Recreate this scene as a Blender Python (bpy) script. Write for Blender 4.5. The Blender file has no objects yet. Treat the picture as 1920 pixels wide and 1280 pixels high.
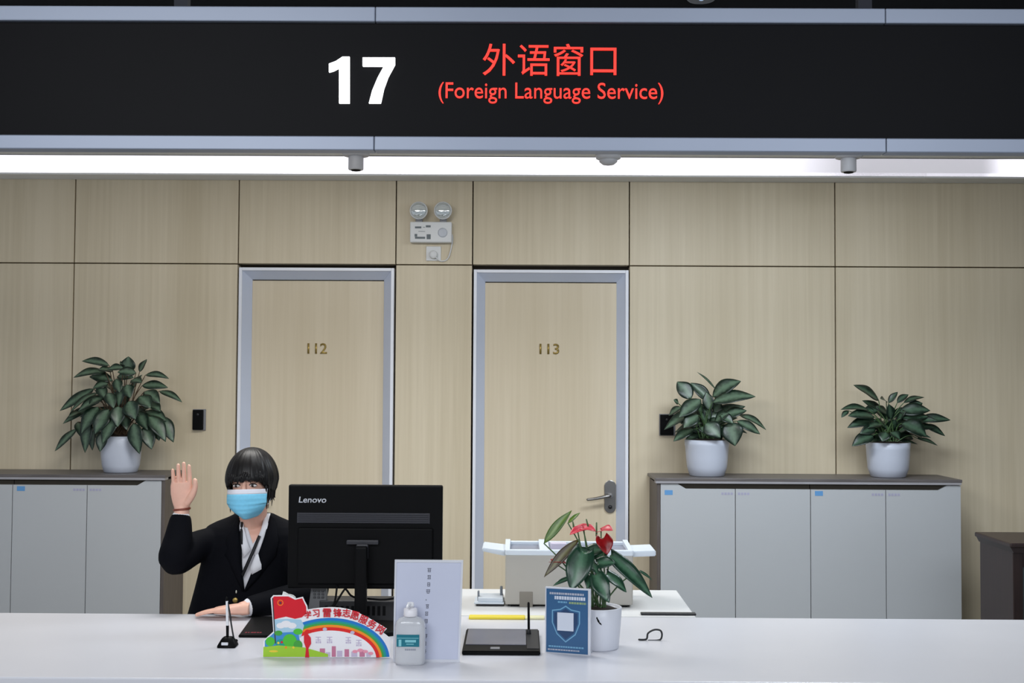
import bpy, bmesh, math, random
from mathutils import Vector, Matrix, noise

SC = bpy.context.scene
COL = SC.collection
PI = math.pi

# ---------------------------------------------------------------- camera
FPX = 2300.0
CAM = Vector((0.0, 0.0, 1.56))
PITCH, YAW, ROLL = math.atan(88 / 2300), -0.007, 0.0055
_f = Vector((math.sin(YAW) * math.cos(PITCH), math.cos(YAW) * math.cos(PITCH), math.sin(PITCH)))
_r0 = Vector((math.cos(YAW), -math.sin(YAW), 0))
_u0 = _r0.cross(_f)
_r = _r0 * math.cos(ROLL) + _u0 * math.sin(ROLL)
_u = _u0 * math.cos(ROLL) - _r0 * math.sin(ROLL)
cam_data = bpy.data.cameras.new('camera')
cam_data.sensor_width = 36.0
cam_data.lens = FPX / 1920 * 36.0
cam_data.clip_start = 0.05
cam = bpy.data.objects.new('camera', cam_data)
COL.objects.link(cam)
cam.matrix_world = Matrix((
    (_r.x, _u.x, -_f.x, CAM.x), (_r.y, _u.y, -_f.y, CAM.y), (_r.z, _u.z, -_f.z, CAM.z), (0, 0, 0, 1)))
SC.camera = cam


def at(px, py, Y):
    """the point of the room at depth Y that stands at this place of the photograph"""
    d = _f * FPX + _r * (px - 960) - _u * (py - 640)
    return CAM + d * ((Y - CAM.y) / d.y)


# ---------------------------------------------------------------- light and exposure
SC.view_settings.view_transform = 'Standard'
SC.view_settings.look = 'None'
SC.view_settings.gamma = 1.0
SC.view_settings.use_curve_mapping = False
SC.view_settings.exposure = 0.18
SC.cycles.use_denoising = True
SC.cycles.max_bounces = 8
world = bpy.data.worlds.new('hall_light')
SC.world = world
world.use_nodes = True
world.node_tree.nodes['Background'].inputs[0].default_value = (0.80, 0.88, 1.0, 1)
world.node_tree.nodes['Background'].inputs[1].default_value = 0.42


def area(name, loc, sx, sy, power, aim, color=(0.93, 0.96, 1.0)):
    l = bpy.data.lights.new(name, 'AREA')
    l.shape = 'RECTANGLE'
    l.size, l.size_y, l.energy, l.color = sx, sy, power, color
    o = bpy.data.objects.new(name, l)
    COL.objects.link(o)
    o.location = loc
    o.rotation_euler = (Vector(aim) - Vector(loc)).to_track_quat('-Z', 'Y').to_euler()
    return o


area('hall_lamp', (-1.6, 0.6, 3.2), 2.4, 1.6, 96, (-0.8, 5.0, 1.0))
area('hall_lamp', (1.6, 0.2, 3.2), 2.4, 1.6, 80, (0.9, 5.0, 1.0), (0.86, 0.92, 1.0))
area('office_lamp', (-1.1, 4.9, 2.74), 1.2, 0.5, 29, (-1.1, 5.2, 0), (1.0, 0.98, 0.94))
area('office_lamp', (1.35, 5.25, 2.74), 1.2, 0.5, 38, (1.35, 5.5, 0.4), (0.84, 0.92, 1.0))
area('counter_lamp', (-0.5, 4.25, 2.74), 1.6, 0.25, 9, (-0.6, 3.7, 0))


# ---------------------------------------------------------------- materials
def lin(c):
    c = c / 255.0
    return c / 12.92 if c <= 0.04045 else ((c + 0.055) / 1.055) ** 2.4


def rgb(r, g, b):
    return (lin(r), lin(g), lin(b), 1.0)


def M(name, col, rough=0.5, metal=0.0, spec=0.5, emit=None, estr=0.0, var=0.06, scale=8.0, bump=0.0, coat=0.0,
      trans=0.0, stretch=(1, 1, 1)):
    m = bpy.data.materials.new(name)
    m.use_nodes = True
    nt = m.node_tree
    b = nt.nodes['Principled BSDF']
    b.inputs['Roughness'].default_value = rough
    b.inputs['Metallic'].default_value = metal
    b.inputs['Specular IOR Level'].default_value = spec
    b.inputs['Coat Weight'].default_value = coat
    b.inputs['Transmission Weight'].default_value = trans
    c = rgb(*col)
    tc = nt.nodes.new('ShaderNodeTexCoord')
    mp = nt.nodes.new('ShaderNodeMapping')
    mp.inputs['Scale'].default_value = stretch
    nt.links.new(tc.outputs['Object'], mp.inputs['Vector'])
    n = nt.nodes.new('ShaderNodeTexNoise')
    n.inputs['Scale'].default_value = scale
    n.inputs['Detail'].default_value = 4
    nt.links.new(mp.outputs['Vector'], n.inputs['Vector'])
    r = nt.nodes.new('ShaderNodeValToRGB')
    r.color_ramp.elements[0].position, r.color_ramp.elements[1].position = 0.3, 0.7
    r.color_ramp.elements[0].color = (c[0] * (1 - var), c[1] * (1 - var), c[2] * (1 - var), 1)
    r.color_ramp.elements[1].color = (min(1, c[0] * (1 + var)), min(1, c[1] * (1 + var)), min(1, c[2] * (1 + var)), 1)
    nt.links.new(n.outputs['Fac'], r.inputs['Fac'])
    nt.links.new(r.outputs['Color'], b.inputs['Base Color'])
    if bump:
        bp = nt.nodes.new('ShaderNodeBump')
        bp.inputs['Strength'].default_value = bump
        bp.inputs['Distance'].default_value = 0.002
        nt.links.new(n.outputs['Fac'], bp.inputs['Height'])
        nt.links.new(bp.outputs['Normal'], b.inputs['Normal'])
    if emit:
        b.inputs['Emission Color'].default_value = rgb(*emit)
        b.inputs['Emission Strength'].default_value = estr
    return m


def wood(name, ca, cb, rough=0.45):
    m = bpy.data.materials.new(name)
    m.use_nodes = True
    nt = m.node_tree
    b = nt.nodes['Principled BSDF']
    b.inputs['Roughness'].default_value = rough
    b.inputs['Specular IOR Level'].default_value = 0.35
    tc = nt.nodes.new('ShaderNodeTexCoord')
    mp = nt.nodes.new('ShaderNodeMapping')
    mp.inputs['Scale'].default_value = (26, 26, 0.55)
    nt.links.new(tc.outputs['Object'], mp.inputs['Vector'])
    n = nt.nodes.new('ShaderNodeTexNoise')
    n.inputs['Scale'].default_value = 1.6
    n.inputs['Detail'].default_value = 6
    n.inputs['Roughness'].default_value = 0.6
    nt.links.new(mp.outputs['Vector'], n.inputs['Vector'])
    mp2 = nt.nodes.new('ShaderNodeMapping')
    mp2.inputs['Scale'].default_value = (3.2, 3.2, 0.12)
    nt.links.new(tc.outputs['Object'], mp2.inputs['Vector'])
    n2 = nt.nodes.new('ShaderNodeTexNoise')
    n2.inputs['Scale'].default_value = 1.3
    nt.links.new(mp2.outputs['Vector'], n2.inputs['Vector'])
    ad = nt.nodes.new('ShaderNodeMath')
    ad.operation = 'MULTIPLY_ADD'
    ad.inputs[1].default_value = 0.5
    nt.links.new(n2.outputs['Fac'], ad.inputs[0])
    ml = nt.nodes.new('ShaderNodeMath')
    ml.operation = 'MULTIPLY'
    ml.inputs[1].default_value = 0.5
    nt.links.new(n.outputs['Fac'], ml.inputs[0])
    nt.links.new(ml.outputs[0], ad.inputs[2])
    r = nt.nodes.new('ShaderNodeValToRGB')
    r.color_ramp.elements[0].position, r.color_ramp.elements[1].position = 0.36, 0.64
    r.color_ramp.elements[0].color, r.color_ramp.elements[1].color = rgb(*ca), rgb(*cb)
    nt.links.new(ad.outputs[0], r.inputs['Fac'])
    nt.links.new(r.outputs['Color'], b.inputs['Base Color'])
    return m


def leafmat(name, edge, mid, amount=0.55, rough=0.35):
    """green leaf, paler along the midrib (the leaf's own variegation, read from its UV)"""
    m = bpy.data.materials.new(name)
    m.use_nodes = True
    nt = m.node_tree
    b = nt.nodes['Principled BSDF']
    b.inputs['Roughness'].default_value = rough
    uv = nt.nodes.new('ShaderNodeUVMap')
    sp = nt.nodes.new('ShaderNodeSeparateXYZ')
    nt.links.new(uv.outputs['UV'], sp.inputs[0])
    n = nt.nodes.new('ShaderNodeTexNoise')
    n.inputs['Scale'].default_value = 45
    n.inputs['Detail'].default_value = 3
    tc = nt.nodes.new('ShaderNodeTexCoord')
    nt.links.new(tc.outputs['Object'], n.inputs['Vector'])
    # distance from the midrib: |v - .5|
    s = nt.nodes.new('ShaderNodeMath'); s.operation = 'SUBTRACT'; s.inputs[1].default_value = 0.5
    nt.links.new(sp.outputs['Y'], s.inputs[0])
    a = nt.nodes.new('ShaderNodeMath'); a.operation = 'ABSOLUTE'
    nt.links.new(s.outputs[0], a.inputs[0])
    k = nt.nodes.new('ShaderNodeMath'); k.operation = 'MULTIPLY_ADD'
    k.inputs[1].default_value = 0.35; 
    nt.links.new(n.outputs['Fac'], k.inputs[0]); nt.links.new(a.outputs[0], k.inputs[2])
    r = nt.nodes.new('ShaderNodeValToRGB')
    r.color_ramp.elements[0].position, r.color_ramp.elements[1].position = 0.22, 0.22 + amount * 0.5
    r.color_ramp.elements[0].color, r.color_ramp.elements[1].color = rgb(*mid), rgb(*edge)
    nt.links.new(k.outputs[0], r.inputs['Fac'])
    nt.links.new(r.outputs['Color'], b.inputs['Base Color'])
    return m


WOOD = wood('light oak panel', (208, 194, 166), (223, 210, 184))
DOORW = wood('light oak door', (212, 197, 169), (223, 209, 183))
SEAM = M('dark seam', (60, 54, 44), 0.8)
ALU = M('anodised aluminium', (204, 212, 230), 0.42, 0.1, var=0.03, scale=3)
ALU_L = M('bright aluminium bead', (236, 238, 246), 0.4, 0.05, var=0.03, scale=3)
SIGNALU = M('sign frame aluminium', (132, 140, 156), 0.42, 0.25, var=0.05, scale=1.5)
WHITEC = M('white painted ceiling', (226, 226, 224), 0.8, var=0.02)
DARKC = M('black painted ceiling', (30, 32, 40), 0.8, var=0.15, scale=2)
FLOORM = M('pale stone floor', (150, 148, 142), 0.35, var=0.08, scale=2)
COUNT = M('white solid surface', (214, 214, 220), 0.28, var=0.015, scale=3, spec=0.5)
COUNT2 = M('white laminate', (220, 220, 219), 0.4, var=0.015, scale=3)
SIGNB = M('black acrylic sign face', (8, 8, 11), 0.5, spec=0.08, var=0.05)
LED = M('white led numeral', (255, 255, 255), 0.5, emit=(255, 255, 255), estr=1.6, var=0)
LEDR = M('red led lettering', (120, 10, 5), 0.5, emit=(255, 44, 24), estr=1.15, var=0)
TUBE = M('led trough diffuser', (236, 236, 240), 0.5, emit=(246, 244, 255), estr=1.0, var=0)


def painted_glow_fade(m, x_on, x_off):
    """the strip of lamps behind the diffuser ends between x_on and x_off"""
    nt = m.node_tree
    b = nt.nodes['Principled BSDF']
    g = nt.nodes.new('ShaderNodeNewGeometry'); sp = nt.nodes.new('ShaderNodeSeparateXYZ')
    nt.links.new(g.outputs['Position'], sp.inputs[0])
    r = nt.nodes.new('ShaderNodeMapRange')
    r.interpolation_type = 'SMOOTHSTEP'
    for k, v in zip(('From Min', 'From Max', 'To Min', 'To Max'), (x_on, x_off, 1.25, 0.38)):  # light falloff painted along X; the unlit stretch keeps a glow
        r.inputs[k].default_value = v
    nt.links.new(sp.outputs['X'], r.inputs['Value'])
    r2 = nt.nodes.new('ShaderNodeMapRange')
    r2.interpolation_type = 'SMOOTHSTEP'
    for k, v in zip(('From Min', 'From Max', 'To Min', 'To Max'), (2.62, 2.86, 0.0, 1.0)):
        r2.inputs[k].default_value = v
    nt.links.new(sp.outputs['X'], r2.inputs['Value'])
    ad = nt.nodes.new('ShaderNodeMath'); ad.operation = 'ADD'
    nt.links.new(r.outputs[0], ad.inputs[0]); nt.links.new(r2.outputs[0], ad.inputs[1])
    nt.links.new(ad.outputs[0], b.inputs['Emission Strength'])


painted_glow_fade(TUBE, 1.15, 2.0)
GREYP = M('grey plastic', (128, 128, 132), 0.45)
WHITEP = M('white plastic', (225, 226, 226), 0.4, var=0.02)
DARKP = M('dark plastic', (24, 25, 28), 0.45, var=0.1)
BLACKP = M('black plastic', (4, 4, 5), 0.5, spec=0.12, var=0.1)
CHROME = M('satin steel', (150, 148, 146), 0.25, 0.9)
GOLD = M('brass numeral', (176, 150, 84), 0.35, 0.7)


# ---------------------------------------------------------------- mesh helpers
def box(bm, x0, x1, y0, y1, z0, z1, bev=0.0, seg=2, mi=0):
    if x0 > x1: x0, x1 = x1, x0
    if y0 > y1: y0, y1 = y1, y0
    if z0 > z1: z0, z1 = z1, z0
    t = bmesh.new()
    v = [t.verts.new((x, y, z)) for x in (x0, x1) for y in (y0, y1) for z in (z0, z1)]
    for q in ((0, 1, 3, 2), (4, 6, 7, 5), (0, 4, 5, 1), (2, 3, 7, 6), (0, 2, 6, 4), (1, 5, 7, 3)):
        t.faces.new([v[i] for i in q])
    bmesh.ops.recalc_face_normals(t, faces=t.faces)
    if bev:
        bmesh.ops.bevel(t, geom=list(t.edges), offset=bev, segments=seg, affect='EDGES', profile=0.5)
    merge(bm, t, mi)


def merge(bm, t, mi=0):
    mp = {}
    for v in t.verts:
        mp[v] = bm.verts.new(v.co)
    for f in t.faces:
        try:
            nf = bm.faces.new([mp[v] for v in f.verts])
            nf.material_index = mi
            nf.smooth = f.smooth
        except ValueError:
            pass
    t.free()


def prism(bm, poly, y0, y1, mi=0, bev=0.0):
    """polygon given in X,Z, thick from y0 to y1"""
    t = bmesh.new()
    a = [t.verts.new((p[0], y0, p[1])) for p in poly]
    b = [t.verts.new((p[0], y1, p[1])) for p in poly]
    n = len(poly)
    t.faces.new(a)
    t.faces.new(b[::-1])
    for i in range(n):
        t.faces.new((a[i], b[i], b[(i + 1) % n], a[(i + 1) % n]))
    bmesh.ops.recalc_face_normals(t, faces=t.faces)
    if bev:
        bmesh.ops.bevel(t, geom=list(t.edges), offset=bev, segments=2, affect='EDGES', profile=0.5)
    bmesh.ops.triangulate(t, faces=[f for f in t.faces if len(f.verts) > 4])
    merge(bm, t, mi)


def ring_loft(bm, rings, cap=True, mi=0, closed=True):
    rows = [[bm.verts.new(p) for p in r] for r in rings]
    n = len(rows[0])
    fs = []
    for a, b in zip(rows[:-1], rows[1:]):
        for i in range(n if closed else n - 1):
            j = (i + 1) % n
            fs.append(bm.faces.new((a[i], a[j], b[j], b[i])))
    if cap and closed:
        fs.append(bm.faces.new(rows[0][::-1]))
        fs.append(bm.faces.new(rows[-1]))
    for f in fs:
        f.material_index = mi
        f.smooth = True
    return fs


def lathe(bm, prof, c, seg=28, axis='z', mi=0):
    c = Vector(c)
    rings = []
    for r, h in prof:
        ring = []
        for k in range(seg):
            a = 2 * PI * k / seg
            u, v = r * math.cos(a), r * math.sin(a)
            p = Vector((u, v, h)) if axis == 'z' else (Vector((u, h, v)) if axis == 'y' else Vector((h, u, v)))
            ring.append(c + p)
        rings.append(ring)
    fs = ring_loft(bm, rings, True, mi)
    bmesh.ops.recalc_face_normals(bm, faces=fs)


def smooth_path(pts, k=6):
    pts = [Vector(p) for p in pts]
    if len(pts) < 3:
        return pts
    out = []
    for i in range(len(pts) - 1):
        p0 = pts[max(i - 1, 0)]; p1 = pts[i]; p2 = pts[i + 1]; p3 = pts[min(i + 2, len(pts) - 1)]
        for j in range(k):
            t = j / k
            out.append(0.5 * ((2 * p1) + (p2 - p0) * t + (2 * p0 - 5 * p1 + 4 * p2 - p3) * t * t
                              + (3 * p1 - p0 - 3 * p2 + p3) * t ** 3))
    out.append(pts[-1])
    return out


def tube(bm, pts, rad, seg=10, k=6, flat=None, mi=0):
    """round tube through pts; rad a number or one per point; flat=(dir, factor) squeezes it along dir"""
    pts = [Vector(p) for p in pts]
    rr = list(rad) if isinstance(rad, (list, tuple)) else [rad] * len(pts)
    path = smooth_path(pts, k)
    n = len(path)
    rads = []
    for i in range(n):
        t = i / (n - 1) * (len(pts) - 1)
        a = min(int(t), len(pts) - 2)
        rads.append(rr[a] + (rr[a + 1] - rr[a]) * (t - a))
    d0 = (path[1] - path[0]).normalized()
    up = Vector((0, 0, 1)) if abs(d0.z) < 0.9 else Vector((1, 0, 0))
    s = d0.cross(up).normalized()
    rings = []
    for i, p in enumerate(path):
        d = (path[min(i + 1, n - 1)] - path[max(i - 1, 0)])
        d = d.normalized() if d.length > 1e-9 else d0
        s = (s - d * s.dot(d))
        s = s.normalized() if s.length > 1e-6 else d.orthogonal().normalized()
        q = d.cross(s)
        ring = []
        for j in range(seg):
            a = 2 * PI * j / seg
            o = (s * math.cos(a) + q * math.sin(a)) * rads[i]
            if flat:
                fd = Vector(flat[0])
                o = o - fd * o.dot(fd) * (1 - flat[1])
            ring.append(p + o)
        rings.append(ring)
    # rounded ends
    def endcap(ring, c, d, r):
        return [c + (v - c) * 0.7 + d * r * 0.55 for v in ring], [c + (v - c) * 0.3 + d * r * 0.85 for v in ring]
    e = endcap(rings[-1], path[-1], (path[-1] - path[-2]).normalized(), rads[-1])
    b = endcap(rings[0], path[0], (path[0] - path[1]).normalized(), rads[0])
    rings = [b[1], b[0]] + rings + [e[0], e[1]]
    fs = ring_loft(bm, rings, True, mi)
    bmesh.ops.recalc_face_normals(bm, faces=fs)


def ellipsoid(bm, c, r, seg=20, rows=12, rot=None, mi=0):
    t = bmesh.new()
    bmesh.ops.create_uvsphere(t, u_segments=seg, v_segments=rows, radius=1)
    m = Matrix.Diagonal((r[0], r[1], r[2], 1))
    if rot is not None:
        m = rot.to_4x4() @ m
    m = Matrix.Translation(Vector(c)) @ m
    bmesh.ops.transform(t, matrix=m, verts=t.verts)
    for f in t.faces:
        f.smooth = True
    merge(bm, t, mi)


def root_of(o):
    while o.parent:
        o = o.parent
    return o


def obj(name, bm, mats, parent=None, local=False, smooth=False, label=None):
    """link a bmesh as ONE object; meshes are written in room coordinates unless local"""
    if not isinstance(mats, (list, tuple)):
        mats = [mats]
    me = bpy.data.meshes.new(name)
    o = bpy.data.objects.new(name, me)
    if parent is not None:
        off = Vector((0, 0, 0)) if local else root_of(parent).location
        o.parent = parent
    elif local:
        off = Vector((0, 0, 0))
    else:
        xs = [v.co for v in bm.verts]
        off = Vector(((min(p.x for p in xs) + max(p.x for p in xs)) / 2, (min(p.y for p in xs) + max(p.y for p in xs)) / 2,
                      min(p.z for p in xs)))
        o.location = off
    for v in bm.verts:
        v.co -= off
    if smooth:
        for f in bm.faces:
            f.smooth = True
    bm.to_mesh(me)
    bm.free()
    for m in mats:
        me.materials.append(m)
    COL.objects.link(o)
    if label:
        o['label'] = label
    return o


def tag(o, label, cat, group=None):
    o['label'] = label
    o['category'] = cat
    if group:
        o['group'] = group
    return o


def thing(name, label, cat, loc, group=None, rotz=0.0):
    o = bpy.data.objects.new(name, None)
    o.empty_display_size = 0.05
    COL.objects.link(o)
    o.location = loc
    o.rotation_euler = (0, 0, rotz)
    return tag(o, label, cat, group)


def struct(name, bm, mats, parent=None, **k):
    o = obj(name, bm, mats, parent, **k)
    if parent is None:
        o['kind'] = 'structure'
    return o


def B():
    return bmesh.new()


def text_bm(body, bold=0.0, shear=0.0):
    """lettering as a flat bmesh in X,Y, unit size"""
    c = bpy.data.curves.new('lettering', 'FONT')
    c.body = body
    c.size = 1.0
    c.offset = bold
    c.shear = shear
    c.resolution_u = 4
    o = bpy.data.objects.new('lettering', c)
    COL.objects.link(o)
    dg = bpy.context.evaluated_depsgraph_get()
    me = bpy.data.meshes.new_from_object(o.evaluated_get(dg))
    t = bmesh.new()
    t.from_mesh(me)
    bpy.data.objects.remove(o)
    bpy.data.curves.remove(c)
    bpy.data.meshes.remove(me)
    return t


def text_box(bm, body, x0, x1, z0, z1, y, thick=0.001, bold=0.0, mi=0, shear=0.0):
    """lettering fitted to a box in X,Z, its face at y and its back at y+thick"""
    t = text_bm(body, bold, shear)
    xs = [v.co.x for v in t.verts]; ys = [v.co.y for v in t.verts]
    ax, bx, ay, by = min(xs), max(xs), min(ys), max(ys)
    for v in t.verts:
        u = (v.co.x - ax) / (bx - ax); w = (v.co.y - ay) / (by - ay)
        v.co = Vector((x0 + u * (x1 - x0), y, z0 + w * (z1 - z0)))
    solid(t, thick)
    merge(bm, t, mi)


def solid(t, thick):
    r = bmesh.ops.extrude_face_region(t, geom=list(t.faces))
    for e in r['geom']:
        if isinstance(e, bmesh.types.BMVert):
            e.co.y += thick
    bmesh.ops.recalc_face_normals(t, faces=t.faces)


def baked(bm, voxel, smooth_it=6, factor=0.5, cut=None):
    """union overlapping closed pieces into one skin, smooth it, optionally cut a wedge away"""
    me = bpy.data.meshes.new('skin')
    bm.to_mesh(me); bm.free()
    o = bpy.data.objects.new('skin', me)
    COL.objects.link(o)
    r = o.modifiers.new('r', 'REMESH'); r.mode = 'VOXEL'; r.voxel_size = voxel
    s = o.modifiers.new('s', 'SMOOTH'); s.factor = factor; s.iterations = smooth_it
    co = []
    for cb in (cut or []):
        cm = bpy.data.meshes.new('cut'); cb.to_mesh(cm); cb.free()
        c = bpy.data.objects.new('cut', cm); COL.objects.link(c)
        b = o.modifiers.new('b', 'BOOLEAN'); b.operation = 'DIFFERENCE'; b.object = c; b.solver = 'EXACT'
        co.append(c)
    dg = bpy.context.evaluated_depsgraph_get()
    dg.update()
    m2 = bpy.data.meshes.new_from_object(o.evaluated_get(dg))
    t = bmesh.new(); t.from_mesh(m2)
    for x in [o] + co:
        d = x.data
        bpy.data.objects.remove(x); bpy.data.meshes.remove(d)
    bpy.data.meshes.remove(m2)
    for f in t.faces:
        f.smooth = True
        f.material_index = 0
    return t


# ---------------------------------------------------------------- leaves
def leaf(bm, uvl, b, t, w, up=0.18, out=(0, -1, 0), fold=0.18, heart=False, n=11, curl=0.12, twist=0.0):
    """one blade from b to t, half width w, arched upward, with a folded midrib and real thickness left to its curl"""
    b, t = Vector(b), Vector(t)
    d = t - b
    L = d.length
    dn = d.normalized()
    nrm = (Vector((0, 0, 0.75)) + Vector(out) * 0.8)
    nrm = (nrm - dn * nrm.dot(dn))
    nrm = nrm.normalized() if nrm.length > 1e-4 else dn.orthogonal().normalized()
    nrm = Matrix.Rotation(twist, 3, dn) @ nrm
    side = dn.cross(nrm).normalized()
    mid = (b + t) * 0.5 + Vector((0, 0, 1)) * (up * L) + nrm * (curl * L)
    rows = []
    m = 6
    for i in range(n + 1):
        s = i / n
        p = b * (1 - s) ** 2 + mid * 2 * s * (1 - s) + t * s * s
        if heart:
            hw = w * (max(0.0, math.sin(PI * min(1, s * 0.86 + 0.14))) ** 0.75) * (1.12 - 0.35 * s)
        else:
            hw = w * max(0.0, math.sin(PI * (s ** 0.82))) ** 0.85
        if i == n: hw = 0.0004
        if i == 0 and not heart: hw = 0.001
        row = []
        for j in range(m + 1):
            v = j / m * 2 - 1
            back = (-dn * (abs(v) ** 1.5) * w * 0.55 * (1 - s) ** 3) if heart else Vector((0, 0, 0))
            wav = 0.05 * w * math.sin(9 * s + 3 * v)
            row.append((bm.verts.new(p + side * (v * hw) + nrm * (abs(v) * hw * fold + wav * abs(v)) + back), (s, (v + 1) / 2)))
        rows.append(row)
    for r0, r1 in zip(rows[:-1], rows[1:]):
        for j in range(m):
            q = (r0[j], r0[j + 1], r1[j + 1], r1[j])
            try:
                f = bm.faces.new([x[0] for x in q])
            except ValueError:
                continue
            f.smooth = True
            for lp, x in zip(f.loops, q):
                lp[uvl].uv = x[1]


# ================================================================ the room
YW = 7.19                    # face of the panelled wall
TOP = 0.76                   # counter top
ZC = 2.78                    # office ceiling
XL, XR = -4.6, 4.6


def W(px, py):
    p = at(px, py, YW)
    return p.x, p.z


bm = B(); box(bm, XL, XR, -1.5, 7.6, -0.1, 0.0); struct('floor', bm, FLOORM)
bm = B(); box(bm, XL, XR, -1.5, 7.6, 3.35, 3.45); struct('ceiling', bm, DARKC)

# panelled back wall: separate boards with open dark joints
seam_x = [XL] + [W(x, 497)[0] for x in (-246, 139, 446.5, 742, 886, 1180, 1566)] + [XR]
zs = W(960, 497)[1]
g = 0.0035
bm = B()
box(bm, XL, XR, YW + 0.09, YW + 0.16, 0, 3.0, mi=1)
for i in range(len(seam_x) - 1):
    a, b = seam_x[i] + g, seam_x[i + 1] - g
    if b - a < 0.05:
        continue
    box(bm, a, b, YW, YW + 0.09, zs + g, 3.0, 0.001, 1)
    if i not in (3, 5):
        box(bm, a, b, YW, YW + 0.09, 0.0, zs - g, 0.001, 1)
wall = struct('wall_back', bm, [WOOD, SEAM])

# unseen side wall beyond the right edge, added to block light and darken that end
bm = B(); box(bm, 3.2, 3.3, 4.9, YW + 0.16, 0, 3.35); struct('shade_wall_right', bm, M('grey painted wall', (96, 94, 90), 0.8, var=0.03))

# office ceiling with the light trough along the wall
bm = B()
box(bm, XL, XR, 3.98, 6.435, ZC, ZC + 0.02)
box(bm, XL, XR, 6.415, 6.435, ZC, ZC + 0.17)
box(bm, XL, XR, 6.40, 7.05, ZC + 0.15, ZC + 0.17)
box(bm, XL, XR, 7.0, 7.02, ZC, ZC + 0.17)
box(bm, XL, XR, 7.0, YW, ZC, ZC + 0.02)
soff = struct('ceiling', bm, WHITEC)
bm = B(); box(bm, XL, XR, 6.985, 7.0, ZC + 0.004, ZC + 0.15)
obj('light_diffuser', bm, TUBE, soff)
bm = B()
xa = at(1735, 330, 7.0).x
box(bm, XL, xa - 0.002, 6.985, 7.0, ZC - 0.006, ZC + 0.022)
box(bm, xa + 0.002, XR, 6.985, 7.0, ZC - 0.006, ZC + 0.022)
obj('trough_lip', bm, WHITEC, soff)


# ---------------------------------------------------------------- doors
def door(name, px0, px1, py_top, num, num_px, lever):
    x0, _ = W(px0, py_top); x1, _ = W(px1, py_top)
    zt = W((px0 + px1) / 2, py_top)[1]
    rt = bpy.data.objects.new(name, None)
    COL.objects.link(rt)
    rt.location = ((x0 + x1) / 2, YW, 0)
    rt['kind'] = 'structure'
    bw, jw, dep = 0.018, 0.066, 0.055
    bm = B()
    # splayed aluminium reveal, mitred at the corners
    o = [(x0 + bw, 0), (x0 + bw, zt - bw), (x1 - bw, zt - bw), (x1 - bw, 0)]
    i_ = [(x0 + jw, 0), (x0 + jw, zt - jw), (x1 - jw, zt - jw), (x1 - jw, 0)]
    for k in range(3):
        q = [(o[k], YW - 0.004), (o[k + 1], YW - 0.004), (i_[k + 1], YW + dep), (i_[k], YW + dep)]
        bm.faces.new([bm.verts.new((p[0], y, p[1])) for p, y in q])
        q = [(o[k], YW - 0.004), (o[k + 1], YW - 0.004), (o[k + 1], YW + 0.09), (o[k], YW + 0.09)]
        bm.faces.new([bm.verts.new((p[0], y, p[1])) for p, y in q])
        q = [(i_[k], YW + dep), (i_[k + 1], YW + dep), (i_[k + 1], YW + 0.09), (i_[k], YW + 0.09)]
        bm.faces.new([bm.verts.new((p[0], y, p[1])) for p, y in q])
    bmesh.ops.recalc_face_normals(bm, faces=bm.faces)
    obj('door_frame', bm, ALU, rt)
    bm = B()
    box(bm, x0, x0 + bw, YW - 0.012, YW + 0.09, 0, zt, 0.002)
    box(bm, x1 - bw, x1, YW - 0.012, YW + 0.09, 0, zt, 0.002)
    box(bm, x0 + bw, x1 - bw, YW - 0.012, YW + 0.09, zt - bw, zt, 0.002)
    obj('frame_bead', bm, ALU_L, rt)
    bm = B(); box(bm, x0 + jw, x1 - jw, YW + dep, YW + 0.089, 0.008, zt - jw - 0.006, 0.001, 1)
    obj('door_leaf', bm, DOORW, rt)
    bm = B()
    nx, nz = at(num_px[0], num_px[1], YW + dep).x, at(num_px[0], num_px[1], YW + dep).z
    text_box(bm, num, nx - 0.058, nx + 0.058, nz - 0.031, nz + 0.031, YW + dep - 0.004, 0.004, 0.012)
    obj('room_number', bm, GOLD, rt)
    # lever on its long back plate
    hx, hz = lever[0], W(lever[2], 932)[1]
    s = lever[1]
    bm = B()
    prism(bm, [(hx + 0.034 * math.cos(t), hz + (0.062 if math.sin(t) >= 0 else -0.062) + 0.034 * math.sin(t))
               for t in [2 * PI * k / 32 for k in range(32)]], YW + dep - 0.012, YW + dep, bev=0.003)
    h = obj('door_handle', bm, CHROME, rt)
    bm = B()
    tube(bm, [(hx, YW + dep - 0.01, hz + 0.006), (hx, YW + dep - 0.05, hz + 0.006), (hx + s * 0.03, YW + dep - 0.062, hz + 0.004),
              (hx + s * 0.09, YW + dep - 0.064, hz - 0.008), (hx + s * 0.135, YW + dep - 0.06, hz - 0.014)], [0.012, 0.012, 0.011, 0.009, 0.008], 12)
    obj('lever', bm, CHROME, h)
    bm = B()
    lathe(bm, [(0.009, 0), (0.012, -0.005), (0.011, -0.014), (0.002, -0.016)], (hx, YW + dep - 0.010, hz - 0.060), 16, 'y')
    obj('keyhole', bm, DARKP, h)
    return rt


door('door_1', 449, 739.5, 502, '112', (595, 653), (W(475, 932)[0], 0.72, 475))
door('door_2', 888.5, 1178.5, 506, '113', (1030, 654), (W(1145, 932)[0], -1, 1145))

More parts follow.
